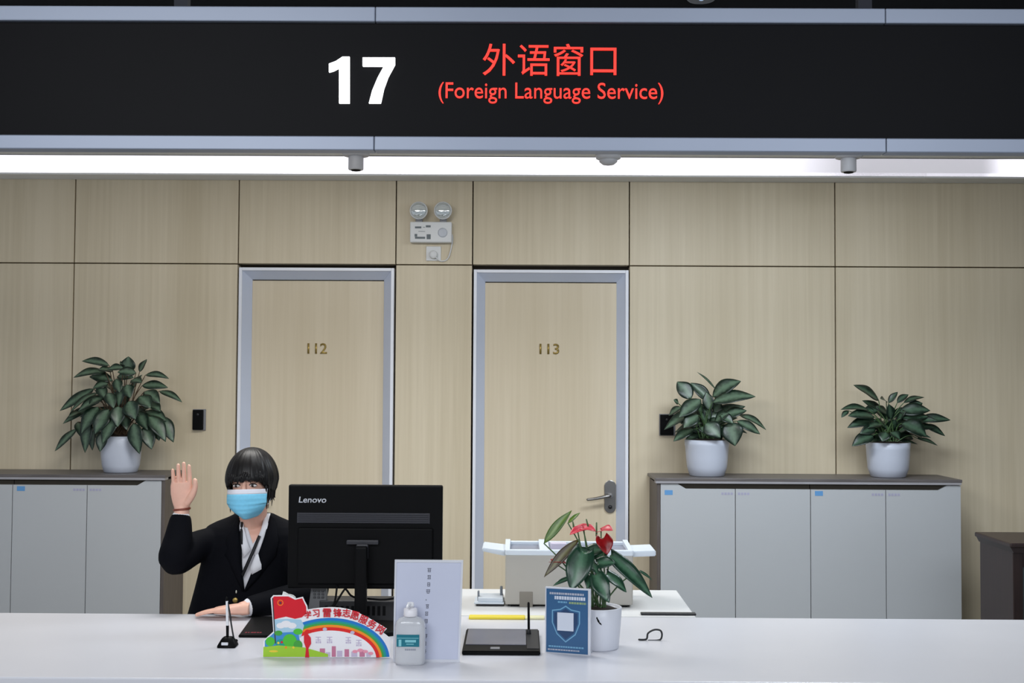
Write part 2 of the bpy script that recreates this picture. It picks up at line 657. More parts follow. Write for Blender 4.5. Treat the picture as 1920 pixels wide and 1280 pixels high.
# ---------------------------------------------------------------- overhead sign
YS = 3.54
sg = thing('overhead_sign', 'long black window sign with glowing number and red lettering in aluminium frame', 'sign',
           (0, YS + 0.2, at(960, 290, YS).z))
zt1, zt0 = at(960, 15.5, YS).z, at(960, 43.5, YS).z
zb1, zb0 = at(960, 257.5, YS).z, at(960, 284, YS).z
bm = B(); box(bm, XL, XR, YS + 0.006, YS + 0.03, zb1 - 0.01, zt0 + 0.01); obj('sign_face', bm, SIGNB, sg)
joints = [XL, at(702, 280, YS).x, at(1660, 280, YS).x, XR]
bm = B(); bm2 = B()
for a, b in zip(joints[:-1], joints[1:]):
    box(bm, a + 0.0006, b - 0.0006, YS - 0.012, YS + 0.04, zt0, zt1, 0.003)
    box(bm2, a + 0.0006, b - 0.0006, YS - 0.012, YS + 0.04, zb0, zb1, 0.003)
obj('top_frame', bm, SIGNALU, sg)
obj('bottom_frame', bm2, SIGNALU, sg)
bm = B(); box(bm, XL, XR, YS + 0.030, YS + 0.039, zb1, zt0); obj('back_panel', bm, DARKP, sg)
for hx in (-3.0, -1.0, 1.0, 3.0):
    bm = B(); box(bm, hx - 0.02, hx + 0.02, YS + 0.005, YS + 0.035, zt1, 3.35); obj('hanger', bm, DARKC, sg)


def S(zx, zy):                      # measured on an enlarged view of the sign
    p = at(560 + zx / 2.595, 40 + zy / 2.595, YS)
    return p.x, p.z


bm = B()
prism(bm, [S(*p) for p in ((214, 173), (248, 173), (248, 399), (197, 399), (197, 228), (170, 242), (148, 248), (148, 207), (182, 194))], YS - 0.004, YS + 0.006)
prism(bm, [S(*p) for p in ((312, 177), (469, 177), (469, 211), (436, 272), (415, 330), (400, 399), (342, 399), (358, 338), (384, 276), (415, 219), (312, 219))], YS - 0.004, YS + 0.006)
obj('window_number', bm, LED, sg)
a, b = at(905, 141, YS), at(1156, 82, YS)
bm = B(); text_box(bm, '外语窗口', a.x, b.x, a.z, b.z, YS + 0.002, 0.004, 0.0); obj('chinese_lettering', bm, LEDR, sg)
a, b = at(822, 193, YS), at(1244, 155, YS)
bm = B(); text_box(bm, '(Foreign Language Service)', a.x, b.x, a.z, b.z, YS + 0.002, 0.004, 0.0); obj('english_lettering', bm, LEDR, sg)

# ---------------------------------------------------------------- things on the office ceiling
CAMG = M('light grey housing', (186, 186, 190), 0.45)


def spot(px, label):
    c = at(px, 291, 6.40); c.z = ZC
    c.y = 6.37
    o = thing('ceiling_camera', label, 'ceiling camera', c, 'ceiling cameras')
    bm = B(); lathe(bm, [(0.070, 0), (0.072, -0.004), (0.066, -0.010), (0.045, -0.013)], c, 28); obj('mounting_plate', bm, CAMG, o)
    bm = B(); lathe(bm, [(0.039, -0.010), (0.040, -0.02), (0.040, -0.078), (0.037, -0.083), (0.03, -0.084)], c, 28); bd = obj('housing', bm, CAMG, o)
    bm = B(); lathe(bm, [(0.028, -0.083), (0.024, -0.088), (0.01, -0.091)], c, 24); obj('lens', bm, BLACKP, o)


spot(669, 'grey ceiling cylinder on round plate above door 112')
spot(1588, 'grey ceiling cylinder on round plate above the right plant')
c = at(1140, 295, 6.36); c.z = ZC; c.y = 6.34
o = thing('smoke_detector', 'grey round dome detector on the white ceiling above door 113', 'smoke detector', c)
bm = B(); lathe(bm, [(0.064, 0), (0.066, -0.012), (0.064, -0.024), (0.05, -0.03)], c, 32); obj('base', bm, CAMG, o)
bm = B(); lathe(bm, [(0.05, -0.028), (0.046, -0.042), (0.030, -0.055), (0.012, -0.059)], c, 32); obj('dome', bm, CAMG, o)
c = at(1315, 9, 5.55); c.z = 3.35
o = thing('downlight', 'pale round downlight in the black ceiling above the sign', 'downlight', c)
bm = B(); lathe(bm, [(0.065, 0), (0.066, -0.006), (0.06, -0.012), (0.05, -0.012)], c, 32); obj('trim_ring', bm, WHITEP, o)
bm = B(); lathe(bm, [(0.05, -0.008), (0.03, -0.011), (0.01, -0.012)], c, 32)
obj('diffuser', bm, M('downlight diffuser', (200, 215, 232), 0.5, emit=(190, 210, 232), estr=0.45), o)

# ---------------------------------------------------------------- emergency light, socket, card readers
px = lambda x, y, Y=YW: at(x, y, Y)
c0 = px(810, 437)
o = thing('emergency_light', 'white twin-lamp emergency light on the wall between the two doors', 'emergency light', (c0.x, YW, px(810, 457).z))
bm = B(); a, b = px(770, 456), px(848, 418)
box(bm, a.x, b.x, YW - 0.055, YW, a.z, b.z, 0.006, 3); obj('case', bm, WHITEP, o)
MARK = M('grey print', (110, 118, 122), 0.6)
bm = B()
for (u0, v0, u1, v1) in ((555, 600, 640, 625), (660, 608, 690, 614), (700, 585, 765, 612), (550, 700, 585, 735), (555, 738, 690, 764), (600, 664, 690, 669), (710, 705, 765, 770)):
    a, b = px(700 + u0 / 7.11, 340 + v1 / 7.11, YW - 0.055), px(700 + u1 / 7.11, 340 + v0 / 7.11, YW - 0.055)
    box(bm, a.x, b.x, YW - 0.0562, YW - 0.054, a.z, b.z)
obj('printed_marks', bm, MARK, o)
bm = B(); a = px(830, 436, YW - 0.055); lathe(bm, [(0.028, 0), (0.028, -0.002), (0.02, -0.003)], (a.x, YW - 0.055, a.z), 24, 'y'); obj('test_panel', bm, M('pale grey plastic', (196, 200, 208), 0.4), o)
LENS = M('lamp lens', (225, 232, 232), 0.08, 0.55, spec=0.8)
for lx in (787, 832):
    c = px(lx, 398)
    bm = B(); lathe(bm, [(0.02, -0.005), (0.04, -0.02), (0.050, -0.055), (0.053, -0.075), (0.050, -0.08)], (c.x, YW, c.z), 28, 'y'); l = obj('lamp_head', bm, WHITEP, o)
    bm = B(); lathe(bm, [(0.047, -0.079), (0.04, -0.086), (0.02, -0.092), (0.004, -0.093)], (c.x, YW, c.z), 28, 'y'); obj('lens', bm, LENS, l)
    d = px(lx, 418)
    bm = B(); box(bm, c.x - 0.020, c.x + 0.020, YW - 0.05, YW - 0.02, d.z - 0.004, c.z - 0.035, 0.004); obj('bracket', bm, GREYP, l)
a, b = px(799, 489), px(827, 462)
o = thing('wall_socket', 'small white socket plate with a round plug under the emergency light', 'wall socket', ((a.x + b.x) / 2, YW, a.z))
bm = B(); box(bm, a.x, b.x, YW - 0.010, YW, a.z, b.z, 0.003); obj('plate', bm, WHITEP, o)
c = px(813, 478); bm = B(); lathe(bm, [(0.025, -0.008), (0.024, -0.03), (0.018, -0.036), (0.004, -0.037)], (c.x, YW, c.z), 20, 'y'); obj('plug', bm, WHITEP, o)
bm = B(); tube(bm, [px(815, 480, YW - 0.03), px(826, 489, YW - 0.012), px(840, 484, YW - 0.008), px(848, 455, YW - 0.012), px(848, 440, YW - 0.02)], 0.004, 8); obj('cord', bm, WHITEP, o)


def reader(x0, y0, x1, y1, label):
    a, b = px(x0, y1), px(x1, y0)
    o = thing('card_reader', label, 'card reader', ((a.x + b.x) / 2, YW, a.z), 'card readers')
    bm = B(); box(bm, a.x - 0.004, b.x + 0.012, YW - 0.012, YW, a.z - 0.004, b.z + 0.004, 0.003); obj('back_plate', bm, GREYP, o)
    bm = B(); box(bm, a.x, b.x, YW - 0.032, YW - 0.011, a.z, b.z, 0.004); obj('body', bm, BLACKP, o)
    c = (a + b) / 2; bm = B(); lathe(bm, [(0.009, 0), (0.008, -0.002), (0.002, -0.003)], (c.x, YW - 0.032, c.z + 0.03), 16, 'y'); obj('indicator', bm, DARKP, o)


reader(363, 768, 383, 805, 'black card reader on the wall between the left plant and door 112')
reader(1237, 777, 1262, 815, 'black card reader half hidden behind the leaves of the middle plant')

# ---------------------------------------------------------------- cabinets along the wall
YCF, YCB = 6.79, 7.185
CABG = M('light grey cabinet door', (184, 187, 190), 0.42, var=0.015, scale=2)
CABS = M('dark walnut side panel', (92, 84, 80), 0.5, var=0.2, scale=5, stretch=(18, 18, 1))
CABT = M('grey brown worktop', (98, 93, 92), 0.42, var=0.16, scale=5, stretch=(1, 14, 14))
CABE = M('grey worktop edging', (160, 158, 162), 0.4)
STKB = M('blue sticker', (96, 152, 205), 0.5)
STKG = M('pale lilac print', (168, 166, 190), 0.5)
ZT = at(1500, 888, YCB).z          # worktop surface
ZE = ZT - 0.03
ZF = ZE - 0.003                    # top of doors beside the grip recess
ZG = ZF - 0.026                    # bottom of grip recess


def cabinet(x0, x1, label, group, gl, gr, sides):
    o = thing('storage_cabinet', label, 'cabinet', ((x0 + x1) / 2, (YCF + YCB) / 2, 0), group)
    bm = B()
    box(bm, x0 + 0.002, x1 - 0.002, YCF + 0.02, YCB, 0.06, ZE)
    box(bm, x0 + 0.01, x1 - 0.01, YCF + 0.05, YCB, 0, 0.06)
    obj('carcass', bm, SEAM, o)
    if sides[0]:
        bm = B(); box(bm, x0 - 0.018, x0, YCF + 0.001, YCB, 0, ZE, 0.001, 1); obj('side_panel', bm, CABS, o)
    if sides[1]:
        bm = B(); box(bm, x1, x1 + 0.018, YCF + 0.001, YCB, 0, ZE, 0.001, 1); obj('side_panel', bm, CABS, o)
    m = (x0 + x1) / 2
    for a, b, l, r in ((x0, m, gl, None), (m, x1, None, gr)):
        a += 0.002; b -= 0.002
        p = [(a, 0.07), (b, 0.07)]
        p += [(b, ZF), (b - r, ZF), (b - r - 0.045, ZG)] if r else [(b, ZG)]
        p += [(a + l + 0.045, ZG), (a + l, ZF), (a, ZF)] if l else [(a, ZG)]
        bm = B(); prism(bm, p, YCF, YCF + 0.019)
        d = obj('door', bm, CABG, o)
        if a < m - 0.1:
            bm = B(); box(bm, a + 0.022, a + 0.066, YCF - 0.001, YCF + 0.001, ZG - 0.034, ZG - 0.008); obj('sticker', bm, STKB, d)
            bm = B()
            for k in range(4):
                box(bm, b - 0.075 + k * 0.017, b - 0.063 + k * 0.017, YCF - 0.001, YCF + 0.001, ZG - 0.032, ZG - 0.019)
            obj('print', bm, STKG, d)
        else:
            bm = B()
            for k in range(4):
                box(bm, a + 0.012 + k * 0.017, a + 0.024 + k * 0.017, YCF - 0.001, YCF + 0.001, ZG - 0.032, ZG - 0.019)
            obj('print', bm, STKG, d)
    return o


def worktop(x0, x1, label):
    o = thing('cabinet_worktop', label, 'worktop', ((x0 + x1) / 2, (YCF + YCB) / 2, ZE))
    bm = B(); box(bm, x0, x1, YCF - 0.012, YCB, ZE + 0.014, ZT, 0.002); obj('board', bm, CABT, o)
    bm = B(); box(bm, x0 + 0.004, x1 - 0.004, YCF - 0.010, YCF + 0.06, ZE + 0.0005, ZE + 0.014, 0.001); obj('edging', bm, CABE, o)


cx = [at(x, 1000, YCF).x for x in (1238, 1520, 1802.5)]
cabinet(cx[0], cx[1], 'two-door light grey storage cabinet under the middle plant', 'right storage cabinets', 0.095, None, (True, False))
cabinet(cx[1], cx[2], 'two-door light grey storage cabinet under the right plant', 'right storage cabinets', None, 0.075, (False, False))
worktop(cx[0] - 0.03, cx[2] + 0.004, 'dark grey-brown worktop across the two cabinets with two plants on it')
lx = [at(x, 1000, YCF).x for x in (-260, 22, 302)]
cabinet(lx[0], lx[1], 'light grey storage cabinet cut off by the left edge of the photo', 'left storage cabinets', None, None, (False, False))
cabinet(lx[1], lx[2], 'two-door light grey storage cabinet with dark side under the left plant', 'left storage cabinets', None, 0.09, (False, True))
worktop(lx[0], lx[2] + 0.022, 'dark grey-brown worktop under the big left plant')

# wooden furniture at the right edge
YF = 5.6
DKW = M('dark red-brown wood', (44, 30, 28), 0.4, var=0.2, scale=6, stretch=(14, 14, 1))
a = at(1897, 1030, YF); zt = at(1900, 1017, YF).z
o = thing('wooden_cabinet', 'dark red-brown wooden cabinet with grey panel at the right edge', 'cabinet', (a.x + 0.3, YF + 0.2, 0))
bm = B()
box(bm, a.x - 0.014, a.x + 0.62, YF - 0.02, YF + 0.42, zt - 0.022, zt, 0.006)
prism(bm, [(a.x - 0.008, zt - 0.022), (a.x + 0.61, zt - 0.022), (a.x + 0.60, zt - 0.045), (a.x + 0.004, zt - 0.045)], YF - 0.012, YF + 0.41)
obj('top', bm, DKW, o)
for k in (0, 1):
    xx = a.x + 0.005 + k * 0.55
    bm = B(); box(bm, xx, xx + 0.045, YF, YF + 0.4, 0, zt - 0.04, 0.003); obj('post', bm, DKW, o)
bm = B(); box(bm, a.x + 0.05, a.x + 0.555, YF + 0.005, YF + 0.03, zt - 0.11, zt - 0.04); obj('rail', bm, DKW, o)
bm = B(); box(bm, a.x + 0.05, a.x + 0.555, YF + 0.005, YF + 0.03, 0.08, 0.2); obj('rail', bm, DKW, o)
bm = B(); box(bm, a.x + 0.05, a.x + 0.555, YF + 0.02, YF + 0.032, 0.2, zt - 0.11); obj('panel', bm, M('grey green glass', (84, 94, 96), 0.2), o)

# ---------------------------------------------------------------- service counter and side desk
YK0, YK1 = 3.395, 4.35
o = thing('service_counter', 'long white service counter across the foreground', 'counter', (0, (YK0 + YK1) / 2, 0))
bm = B(); box(bm, XL, XR, YK0, YK1, TOP - 0.04, TOP, 0.005, 3); obj('worktop', bm, COUNT, o)
bm = B(); box(bm, XL, XR, YK0 + 0.06, YK0 + 0.09, 0.0, TOP - 0.04); obj('front_panel', bm, COUNT2, o)
for xx in (-3.9, 0.62, 3.9):
    bm = B(); box(bm, xx - 0.02, xx + 0.02, YK0 + 0.09, YK1 - 0.05, 0.0, TOP - 0.04); obj('support_panel', bm, COUNT2, o)
a = at(1305, 1165, YK1 + 0.004); b = at(1275, 1102, 4.93)
xl = at(770, 1110, 4.93).x
o = thing('side_desk', 'white side desk behind the counter with the printer on it', 'desk', ((a.x + xl) / 2, 4.65, 0))
bm = B()
zd = TOP
p = [(xl, YK1 + 0.004), (a.x, YK1 + 0.004), (a.x + 0.005, 4.93), (xl, 4.93)]
t = bmesh.new()
lo = [t.verts.new((q[0], q[1], zd - 0.025)) for q in p]; hi = [t.verts.new((q[0], q[1], zd)) for q in p]
t.faces.new(hi); t.faces.new(lo[::-1])
for k in range(4): t.faces.new((lo[k], lo[(k + 1) % 4], hi[(k + 1) % 4], hi[k]))
bmesh.ops.bevel(t, geom=list(t.edges), offset=0.002, segments=2, affect='EDGES')
merge(bm, t); obj('desk_top', bm, COUNT2, o)
for xx in (xl + 0.02, a.x - 0.06):
    bm = B(); box(bm, xx, xx + 0.03, 4.42, 4.9, 0, zd - 0.025); obj('leg', bm, GREYP, o)
bm = B(); box(bm, at(1201, 1160, 4.4).x, at(1304, 1160, 4.4).x, YK1 + 0.030, YK1 + 0.056, zd, zd + 0.008, 0.002)
tag(obj('cable_strip', bm, DARKP), 'flat black strip on the right front edge of the side desk', 'strip')


# ================================================================ things on the counter
def P(x, y, Y):
    return at(x, y, Y)


def on(x, y, z=TOP):
    """point on a level surface of height z seen at this place of the photograph"""
    d = _f * FPX + _r * (x - 960) - _u * (y - 640)
    return CAM + d * ((z - CAM.z) / d.z)


# ---- monitor seen from behind
YM = 4.20
a, b = P(538.5, 1103, YM), P(830, 910, YM)
o = thing('computer_monitor', 'black computer monitor seen from behind, beside the woman', 'monitor', ((a.x + b.x) / 2, YM, TOP))
ang = 0.0
bm = B(); box(bm, a.x, b.x, YM, YM + 0.028, a.z, b.z, 0.006, 3)
mb = obj('back_shell', bm, BLACKP, o)
bm = B(); box(bm, a.x + 0.006, b.x - 0.006, YM + 0.0275, YM + 0.031, a.z + 0.012, b.z - 0.006); obj('screen', bm, M('dark screen', (20, 22, 26), 0.15), o)
bm = B()
c, d = P(558, 1094, YM), P(812, 990, YM)
prism(bm, [(c.x, d.z), (d.x, d.z), (d.x, c.z), (c.x, c.z)], YM - 0.012, YM + 0.004, bev=0.005)
obj('rear_housing', bm, BLACKP, mb)
c, d = P(557, 980, YM), P(806, 962, YM)
bm = B()
box(bm, c.x, d.x, YM - 0.003, YM + 0.002, c.z, d.z, 0.001, 1)
for k in range(5):
    z = c.z + (d.z - c.z) * (k + 0.5) / 5
    box(bm, c.x + 0.004, d.x - 0.004, YM - 0.006, YM - 0.002, z - 0.0022, z + 0.0022, 0.0008, 1)
obj('vent_grille', bm, M('charcoal grille', (46, 46, 52), 0.45), mb)
c, d = P(560, 942, YM), P(612, 931, YM)
bm = B(); text_box(bm, 'Lenovo', c.x, d.x, c.z, d.z, YM - 0.0015, 0.002, 0.012, shear=0.12); obj('lettering', bm, M('silver lettering', (200, 202, 208), 0.4), mb)
c, d = P(650, 1020, YM - 0.02), P(710, 1012, YM - 0.02)
bm = B(); box(bm, c.x, d.x, YM - 0.030, YM - 0.012, c.z, d.z, 0.003)
xm = (c.x + d.x) / 2
box(bm, xm - 0.02, xm + 0.02, YM - 0.036, YM - 0.010, c.z - 0.05, c.z + 0.002, 0.004)
obj('mounting_hinge', bm, M('dark grey bracket', (44, 44, 48), 0.35), o)
bm = B()
box(bm, xm - 0.021, xm + 0.019, YM - 0.062, YM - 0.030, TOP + 0.012, c.z - 0.004, 0.006, 3)
obj('stand_neck', bm, BLACKP, o)
bm = B()
pts = []
for k in range(40):
    t = 2 * PI * k / 40
    cx_, sy_ = math.cos(t), math.sin(t)
    pts.append((xm + 0.145 * (abs(cx_) ** 0.5) * (1 if cx_ > 0 else -1), YM - 0.125 + 0.105 * (abs(sy_) ** 0.5) * (1 if sy_ > 0 else -1)))
lo = [Vector((p[0], p[1], TOP)) for p in pts]; hi = [Vector((p[0], p[1], TOP + 0.012)) for p in pts]
hi2 = [Vector((xm + (p[0] - xm) * 0.96, YM - 0.125 + (p[1] - YM + 0.125) * 0.96, TOP + 0.016)) for p in pts]
ring_loft(bm, [lo, hi, hi2]); bmesh.ops.recalc_face_normals(bm, faces=bm.faces)
for f in bm.faces: f.smooth = False
obj('stand_base', bm, BLACKP, o)
# its cables, one hanging at the left of the neck, one at the right
for pts in ([P(612, 1152, 4.17), P(624, 1139, 4.16), P(645, 1106, 4.175), P(650, 1106, 4.178), P(658, 1116, 4.18), P(672, 1122, 4.19)],
            [P(690, 1122, 4.19), P(715, 1124, 4.19), P(735, 1122, 4.19), P(760, 1115, 4.195)],
            [P(545, 1112, 4.19), P(565, 1140, 4.17), P(600, 1146, 4.165), P(625, 1134, 4.18), P(632, 1098, 4.195)]):
    bm = B(); tube(bm, pts, 0.0036, 8); obj('cable', bm, BLACKP, o)

# ---- small black desktop computer lying behind the monitor foot
a, b = P(598, 1180, 4.235), P(742, 1124, 4.235)
o = thing('desktop_computer', 'flat black computer box behind the monitor stand', 'computer', ((a.x + b.x) / 2, 4.285, TOP))
bm = B(); box(bm, a.x, b.x, 4.235, 4.335, TOP, b.z - 0.004, 0.004, 2); obj('case', bm, M('dark grey metal case', (26, 26, 28), 0.5), o)
bm = B()
for k in range(12):
    x = a.x + 0.02 + k * 0.018
    box(bm, x, x + 0.010, 4.2338, 4.236, TOP + 0.02, b.z - 0.022)
obj('vent_grille', bm, BLACKP, o)

# ---- grey card terminal and crumpled white paper left of the monitor foot
a, b = P(583, 1128, 4.25), P(613, 1098, 4.25)
o = thing('card_terminal', 'small grey terminal under the monitor, left of its stand', 'terminal', ((a.x + b.x) / 2, 4.27, TOP))
bm = B()
prism(bm, [(a.x - 0.012, TOP), (b.x + 0.004, TOP), (b.x, b.z), (a.x + 0.002, b.z)], 4.238, 4.262, bev=0.004)
obj('case', bm, M('mid grey plastic', (94, 95, 96), 0.45), o)
bm = B()
for i in range(3):
    for k in range(3):
        x = a.x + 0.010 + i * 0.014; z = b.z - 0.012 - k * 0.011
        box(bm, x, x + 0.009, 4.235, 4.2385, z - 0.007, z, 0.001, 1)
obj('keypad', bm, M('dark grey keys', (60, 61, 63), 0.5), o)

random.seed(5)
cc = P(538, 1112, 4.12)
o = thing('paper_slip', 'crumpled white paper behind the red flag of the arch board', 'paper', (cc.x, 4.12, TOP))
t = bmesh.new(); bmesh.ops.create_grid(t, x_segments=8, y_segments=10, size=1)
for v in t.verts:
    u, w = v.co.x, v.co.y
    v.co = Vector((cc.x + u * 0.024 + w * 0.009, 4.12 + 0.012 * math.sin(2.5 * w + u) + 0.006 * math.sin(5 * u), TOP + 0.042 + (w + 1) * 0.033 * (1 - 0.12 * u)))
    v.co += Vector((random.uniform(-1, 1), random.uniform(-1, 1), 0)) * 0.002
bm = B(); merge(bm, t); q = obj('sheet', bm, M('white paper', (226, 228, 224), 0.6, var=0.02), o)
md = q.modifiers.new('s', 'SOLIDIFY'); md.thickness = 0.0012
bm = B(); box(bm, cc.x - 0.02, cc.x + 0.02, 4.095, 4.15, TOP, TOP + 0.046, 0.004)
obj('holder', bm, DARKP, o)

# ---- black folder with red print beside the hand
f0, f1, f2 = on(447, 1195), on(473, 1159), on(560, 1150)
o = thing('folder', 'flat black folder with a line of red print, left of the arch board', 'folder', ((f0.x + 0.12), (f0.y + f1.y) / 2, TOP))
bm = B()
p = [(f0.x, f0.y), (f0.x + 0.135, f0.y), (f0.x + 0.135, f1.y), (f1.x, f1.y)]
lo = [Vector((q[0], q[1], TOP)) for q in p]; hi = [Vector((q[0], q[1], TOP + 0.008)) for q in p]
ring_loft(bm, [lo, hi])
for f in bm.faces: f.smooth = False
bmesh.ops.recalc_face_normals(bm, faces=bm.faces)
bmesh.ops.bevel(bm, geom=list(bm.edges), offset=0.002, segments=2, affect='EDGES')
obj('cover', bm, BLACKP, o)
g0, g1 = on(459, 1186, TOP + 0.008), on(490, 1182, TOP + 0.008)
bm = B()
for k, w in enumerate((0.006, 0.004, 0.008, 0.006, 0.007, 0.005)):
    x = g0.x + k * 0.0095
    box(bm, x, x + w, g0.y, g0.y + 0.012, TOP + 0.0075, TOP + 0.0085)
obj('print', bm, M('red print', (150, 28, 48), 0.5), o)

# ---- small pen stand with cord
c = on(427, 1212)
o = thing('pen_stand', 'small black pen stand with upright pen and cord, in front of the resting hand', 'pen stand', c)
bm = B()
hw, hd = 0.028, 0.024
r0 = [(-1, -1), (1, -1), (1, 1), (-1, 1)]
ring_loft(bm, [[c + Vector((x * hw, y * hd, 0)) for x, y in r0], [c + Vector((x * hw, y * hd, 0.006)) for x, y in r0],
               [c + Vector((x * hw * 0.62, y * hd * 0.6, 0.026)) for x, y in r0], [c + Vector((x * hw * 0.45, y * hd * 0.45, 0.031)) for x, y in r0]])
bmesh.ops.recalc_face_normals(bm, faces=bm.faces)
bmesh.ops.bevel(bm, geom=list(bm.edges), offset=0.002, segments=2, affect='EDGES')
obj('base', bm, BLACKP, o)
bm = B(); q = c + Vector((-0.004, -hd * 0.86, 0.011))
box(bm, q.x - 0.011, q.x + 0.010, q.y - 0.002, q.y + 0.004, q.z - 0.005, q.z + 0.006, 0.001, 1)
obj('badge', bm, M('silver badge', (206, 208, 214), 0.4), o)
t0 = P(426.5, 1198, c.y); t1 = P(426.5, 1172, c.y); t2 = P(425.5, 1126, c.y); t3 = P(425, 1120, c.y)
bm = B(); tube(bm, [t0, t1], [0.0042, 0.0046], 12, 2); obj('pen_grip', bm, BLACKP, o)
bm = B(); tube(bm, [t1, t2], [0.0046, 0.0040], 12, 2); pb = obj('pen_barrel', bm, M('white pen plastic', (226, 226, 228), 0.35), o)
bm = B(); tube(bm, [t2, t3], [0.0042, 0.003], 12, 2); obj('pen_cap', bm, BLACKP, pb)
bm = B(); tube(bm, [P(427, 1128, c.y), P(431, 1150, c.y), P(434, 1172, c.y), P(438, 1194, c.y), on(441, 1203) + Vector((0, 0, 0.003))], 0.0026, 8); obj('cord', bm, DARKP, o)
bm = B(); q = on(441, 1203); tube(bm, [q + Vector((-0.004, 0, 0.005)), q + Vector((0.004, 0, 0.004))], [0.004, 0.005], 10, 2); obj('cord_stop', bm, BLACKP, o)

# ---- arched volunteer board
YA = 3.665
PR = {n: M('print ' + n, c, 0.4, var=0.03) for n, c in dict(
    white=(238, 236, 238), red=(214, 18, 38), blue=(24, 118, 196), teal=(20, 152, 140), green=(66, 160, 60), orange=(244, 140, 30),
    grass=(160, 204, 50), leaf=(78, 190, 50), lilac=(196, 184, 206), sky=(60, 140, 205), pink=(232, 150, 170), dark=(52, 60, 62), yellow=(238, 206, 60), rose=(196, 120, 148), pale=(170, 206, 226),
    scarlet=(222, 30, 26)).items()}
PN = list(PR)


def A(zx, zy):
    p = at(480 + zx / 7.11, 1100 + zy / 7.11, YA)
    return (p.x, p.z)


zb = A(500, 985)[1]
dz = TOP - zb
_A = A
A = lambda x, y: (_A(x, y)[0], _A(x, y)[1] + dz)
a0, a1 = A(85, 985), A(1790, 985)
o = thing('arch_board', 'rainbow arch display board with red flag and Chinese lettering on the counter', 'display board', ((a0[0] + a1[0]) / 2, YA, TOP))
outl = [(85, 985), (100, 760), (125, 735), (230, 640), (215, 420), (195, 195), (225, 160), (440, 158), (525, 203), (622, 180), (645, 235), (680, 300), (688, 350)]
outl += [(760, 338), (860, 325), (1000, 318), (1120, 325), (1230, 345), (1340, 385), (1470, 445), (1600, 520), (1742, 605), (1692, 655), (1790, 735), (1790, 985)]
bm = B(); prism(bm, [A(*p) for p in outl], YA, YA + 0.006); bd = obj('board', bm, PR['white'], o)
bm = B(); prism(bm, [(a0[0] + 0.03, TOP), (a1[0] - 0.03, TOP), (a1[0] - 0.03, TOP + 0.004), (a0[0] + 0.03, TOP + 0.004)], YA + 0.006, YA + 0.06); obj('foot', bm, PR['white'], o)


def flat(bm, poly, layer, col):
    prism(bm, [A(*p) for p in poly], YA - 0.0004 * layer, YA + 0.001, PN.index(col))


def band(bm, ra, rb, t0, t1, layer, col, c=(985, 1005)):
    n = 26
    po = [(c[0] + ra[0] * math.cos(t0 + (t1 - t0) * k / n), c[1] - ra[1] * math.sin(t0 + (t1 - t0) * k / n)) for k in range(n + 1)]
    pi_ = [(c[0] + rb[0] * math.cos(t0 + (t1 - t0) * k / n), c[1] - rb[1] * math.sin(t0 + (t1 - t0) * k / n)) for k in range(n + 1)]
    for k in range(n):
        q = [po[k], po[k + 1], pi_[k + 1], pi_[k]]
        flat(bm, q, layer, col)


def blob(bm, cx, cy, rx, ry, layer, col, n=18):
    flat(bm, [(cx + rx * math.cos(2 * PI * k / n), cy + ry * math.sin(2 * PI * k / n)) for k in range(n)], layer, col)


bm = B()
R = [((795, 548), (755, 510), 'blue'), ((755, 510), (722, 484), 'teal'), ((722, 484), (696, 456), 'green'), ((696, 456), (664, 424), 'orange'), ((664, 424), (618, 380), 'scarlet')]
for ra, rb, c in R:
    band(bm, ra, rb, math.radians(3), math.radians(133), 1, c)
# hills, sky and bushes at the left
flat(bm, [(118, 842), (118, 760), (235, 660), (560, 640), (600, 842)], 2, 'sky')
blob(bm, 190, 772, 62, 62, 3, 'leaf')
blob(bm, 330, 800, 66, 60, 3.2, 'teal')
blob(bm, 450, 760, 92, 88, 4.2, 'leaf')
blob(bm, 560, 820, 60, 66, 4.5, 'green')
flat(bm, [(100, 845), (300, 822), (640, 850), (960, 940), (960, 975), (96, 975)], 5, 'grass')
blob(bm, 235, 900, 60, 14, 6, 'yellow')
for x, y, c in ((300, 790, 'yellow'), (345, 780, 'red'), (400, 850, 'orange'), (500, 850, 'yellow')):
    blob(bm, x, y, 16, 16, 6, c, 10)
# flag on its pole, folded edge and round emblem
flat(bm, [(222, 190), (240, 172), (430, 172), (520, 216), (615, 196), (640, 250), (668, 310), (672, 400), (610, 450), (520, 470), (400, 440), (300, 462), (238, 480)], 2, 'red')
for k in range(14):
    t0, t1 = 2 * PI * k / 14, 2 * PI * (k + 1) / 14
    flat(bm, [(325 + 40 * math.cos(t0), 255 + 40 * math.sin(t0)), (325 + 40 * math.cos(t1), 255 + 40 * math.sin(t1)),
              (325 + 31 * math.cos(t1), 255 + 31 * math.sin(t1)), (325 + 31 * math.cos(t0), 255 + 31 * math.sin(t0))], 3, 'orange')
blob(bm, 325, 258, 14, 14, 3, 'dark', 10)
flat(bm, [(214, 196), (228, 190), (268, 800), (252, 800)], 3, 'dark')
# clouds between flag and bushes
flat(bm, [(240, 700), (240, 480), (400, 470), (600, 480), (640, 560), (600, 720)], 1.5, 'pale')
for k, (x, y, r, c) in enumerate(((330, 560, 58, 'white'), (400, 540, 70, 'white'), (480, 560, 60, 'white'), (560, 640, 62, 'leaf'), (300, 660, 52, 'green'))):
    blob(bm, x, y, r, r * 0.66, 3 + 0.15 * k, c)
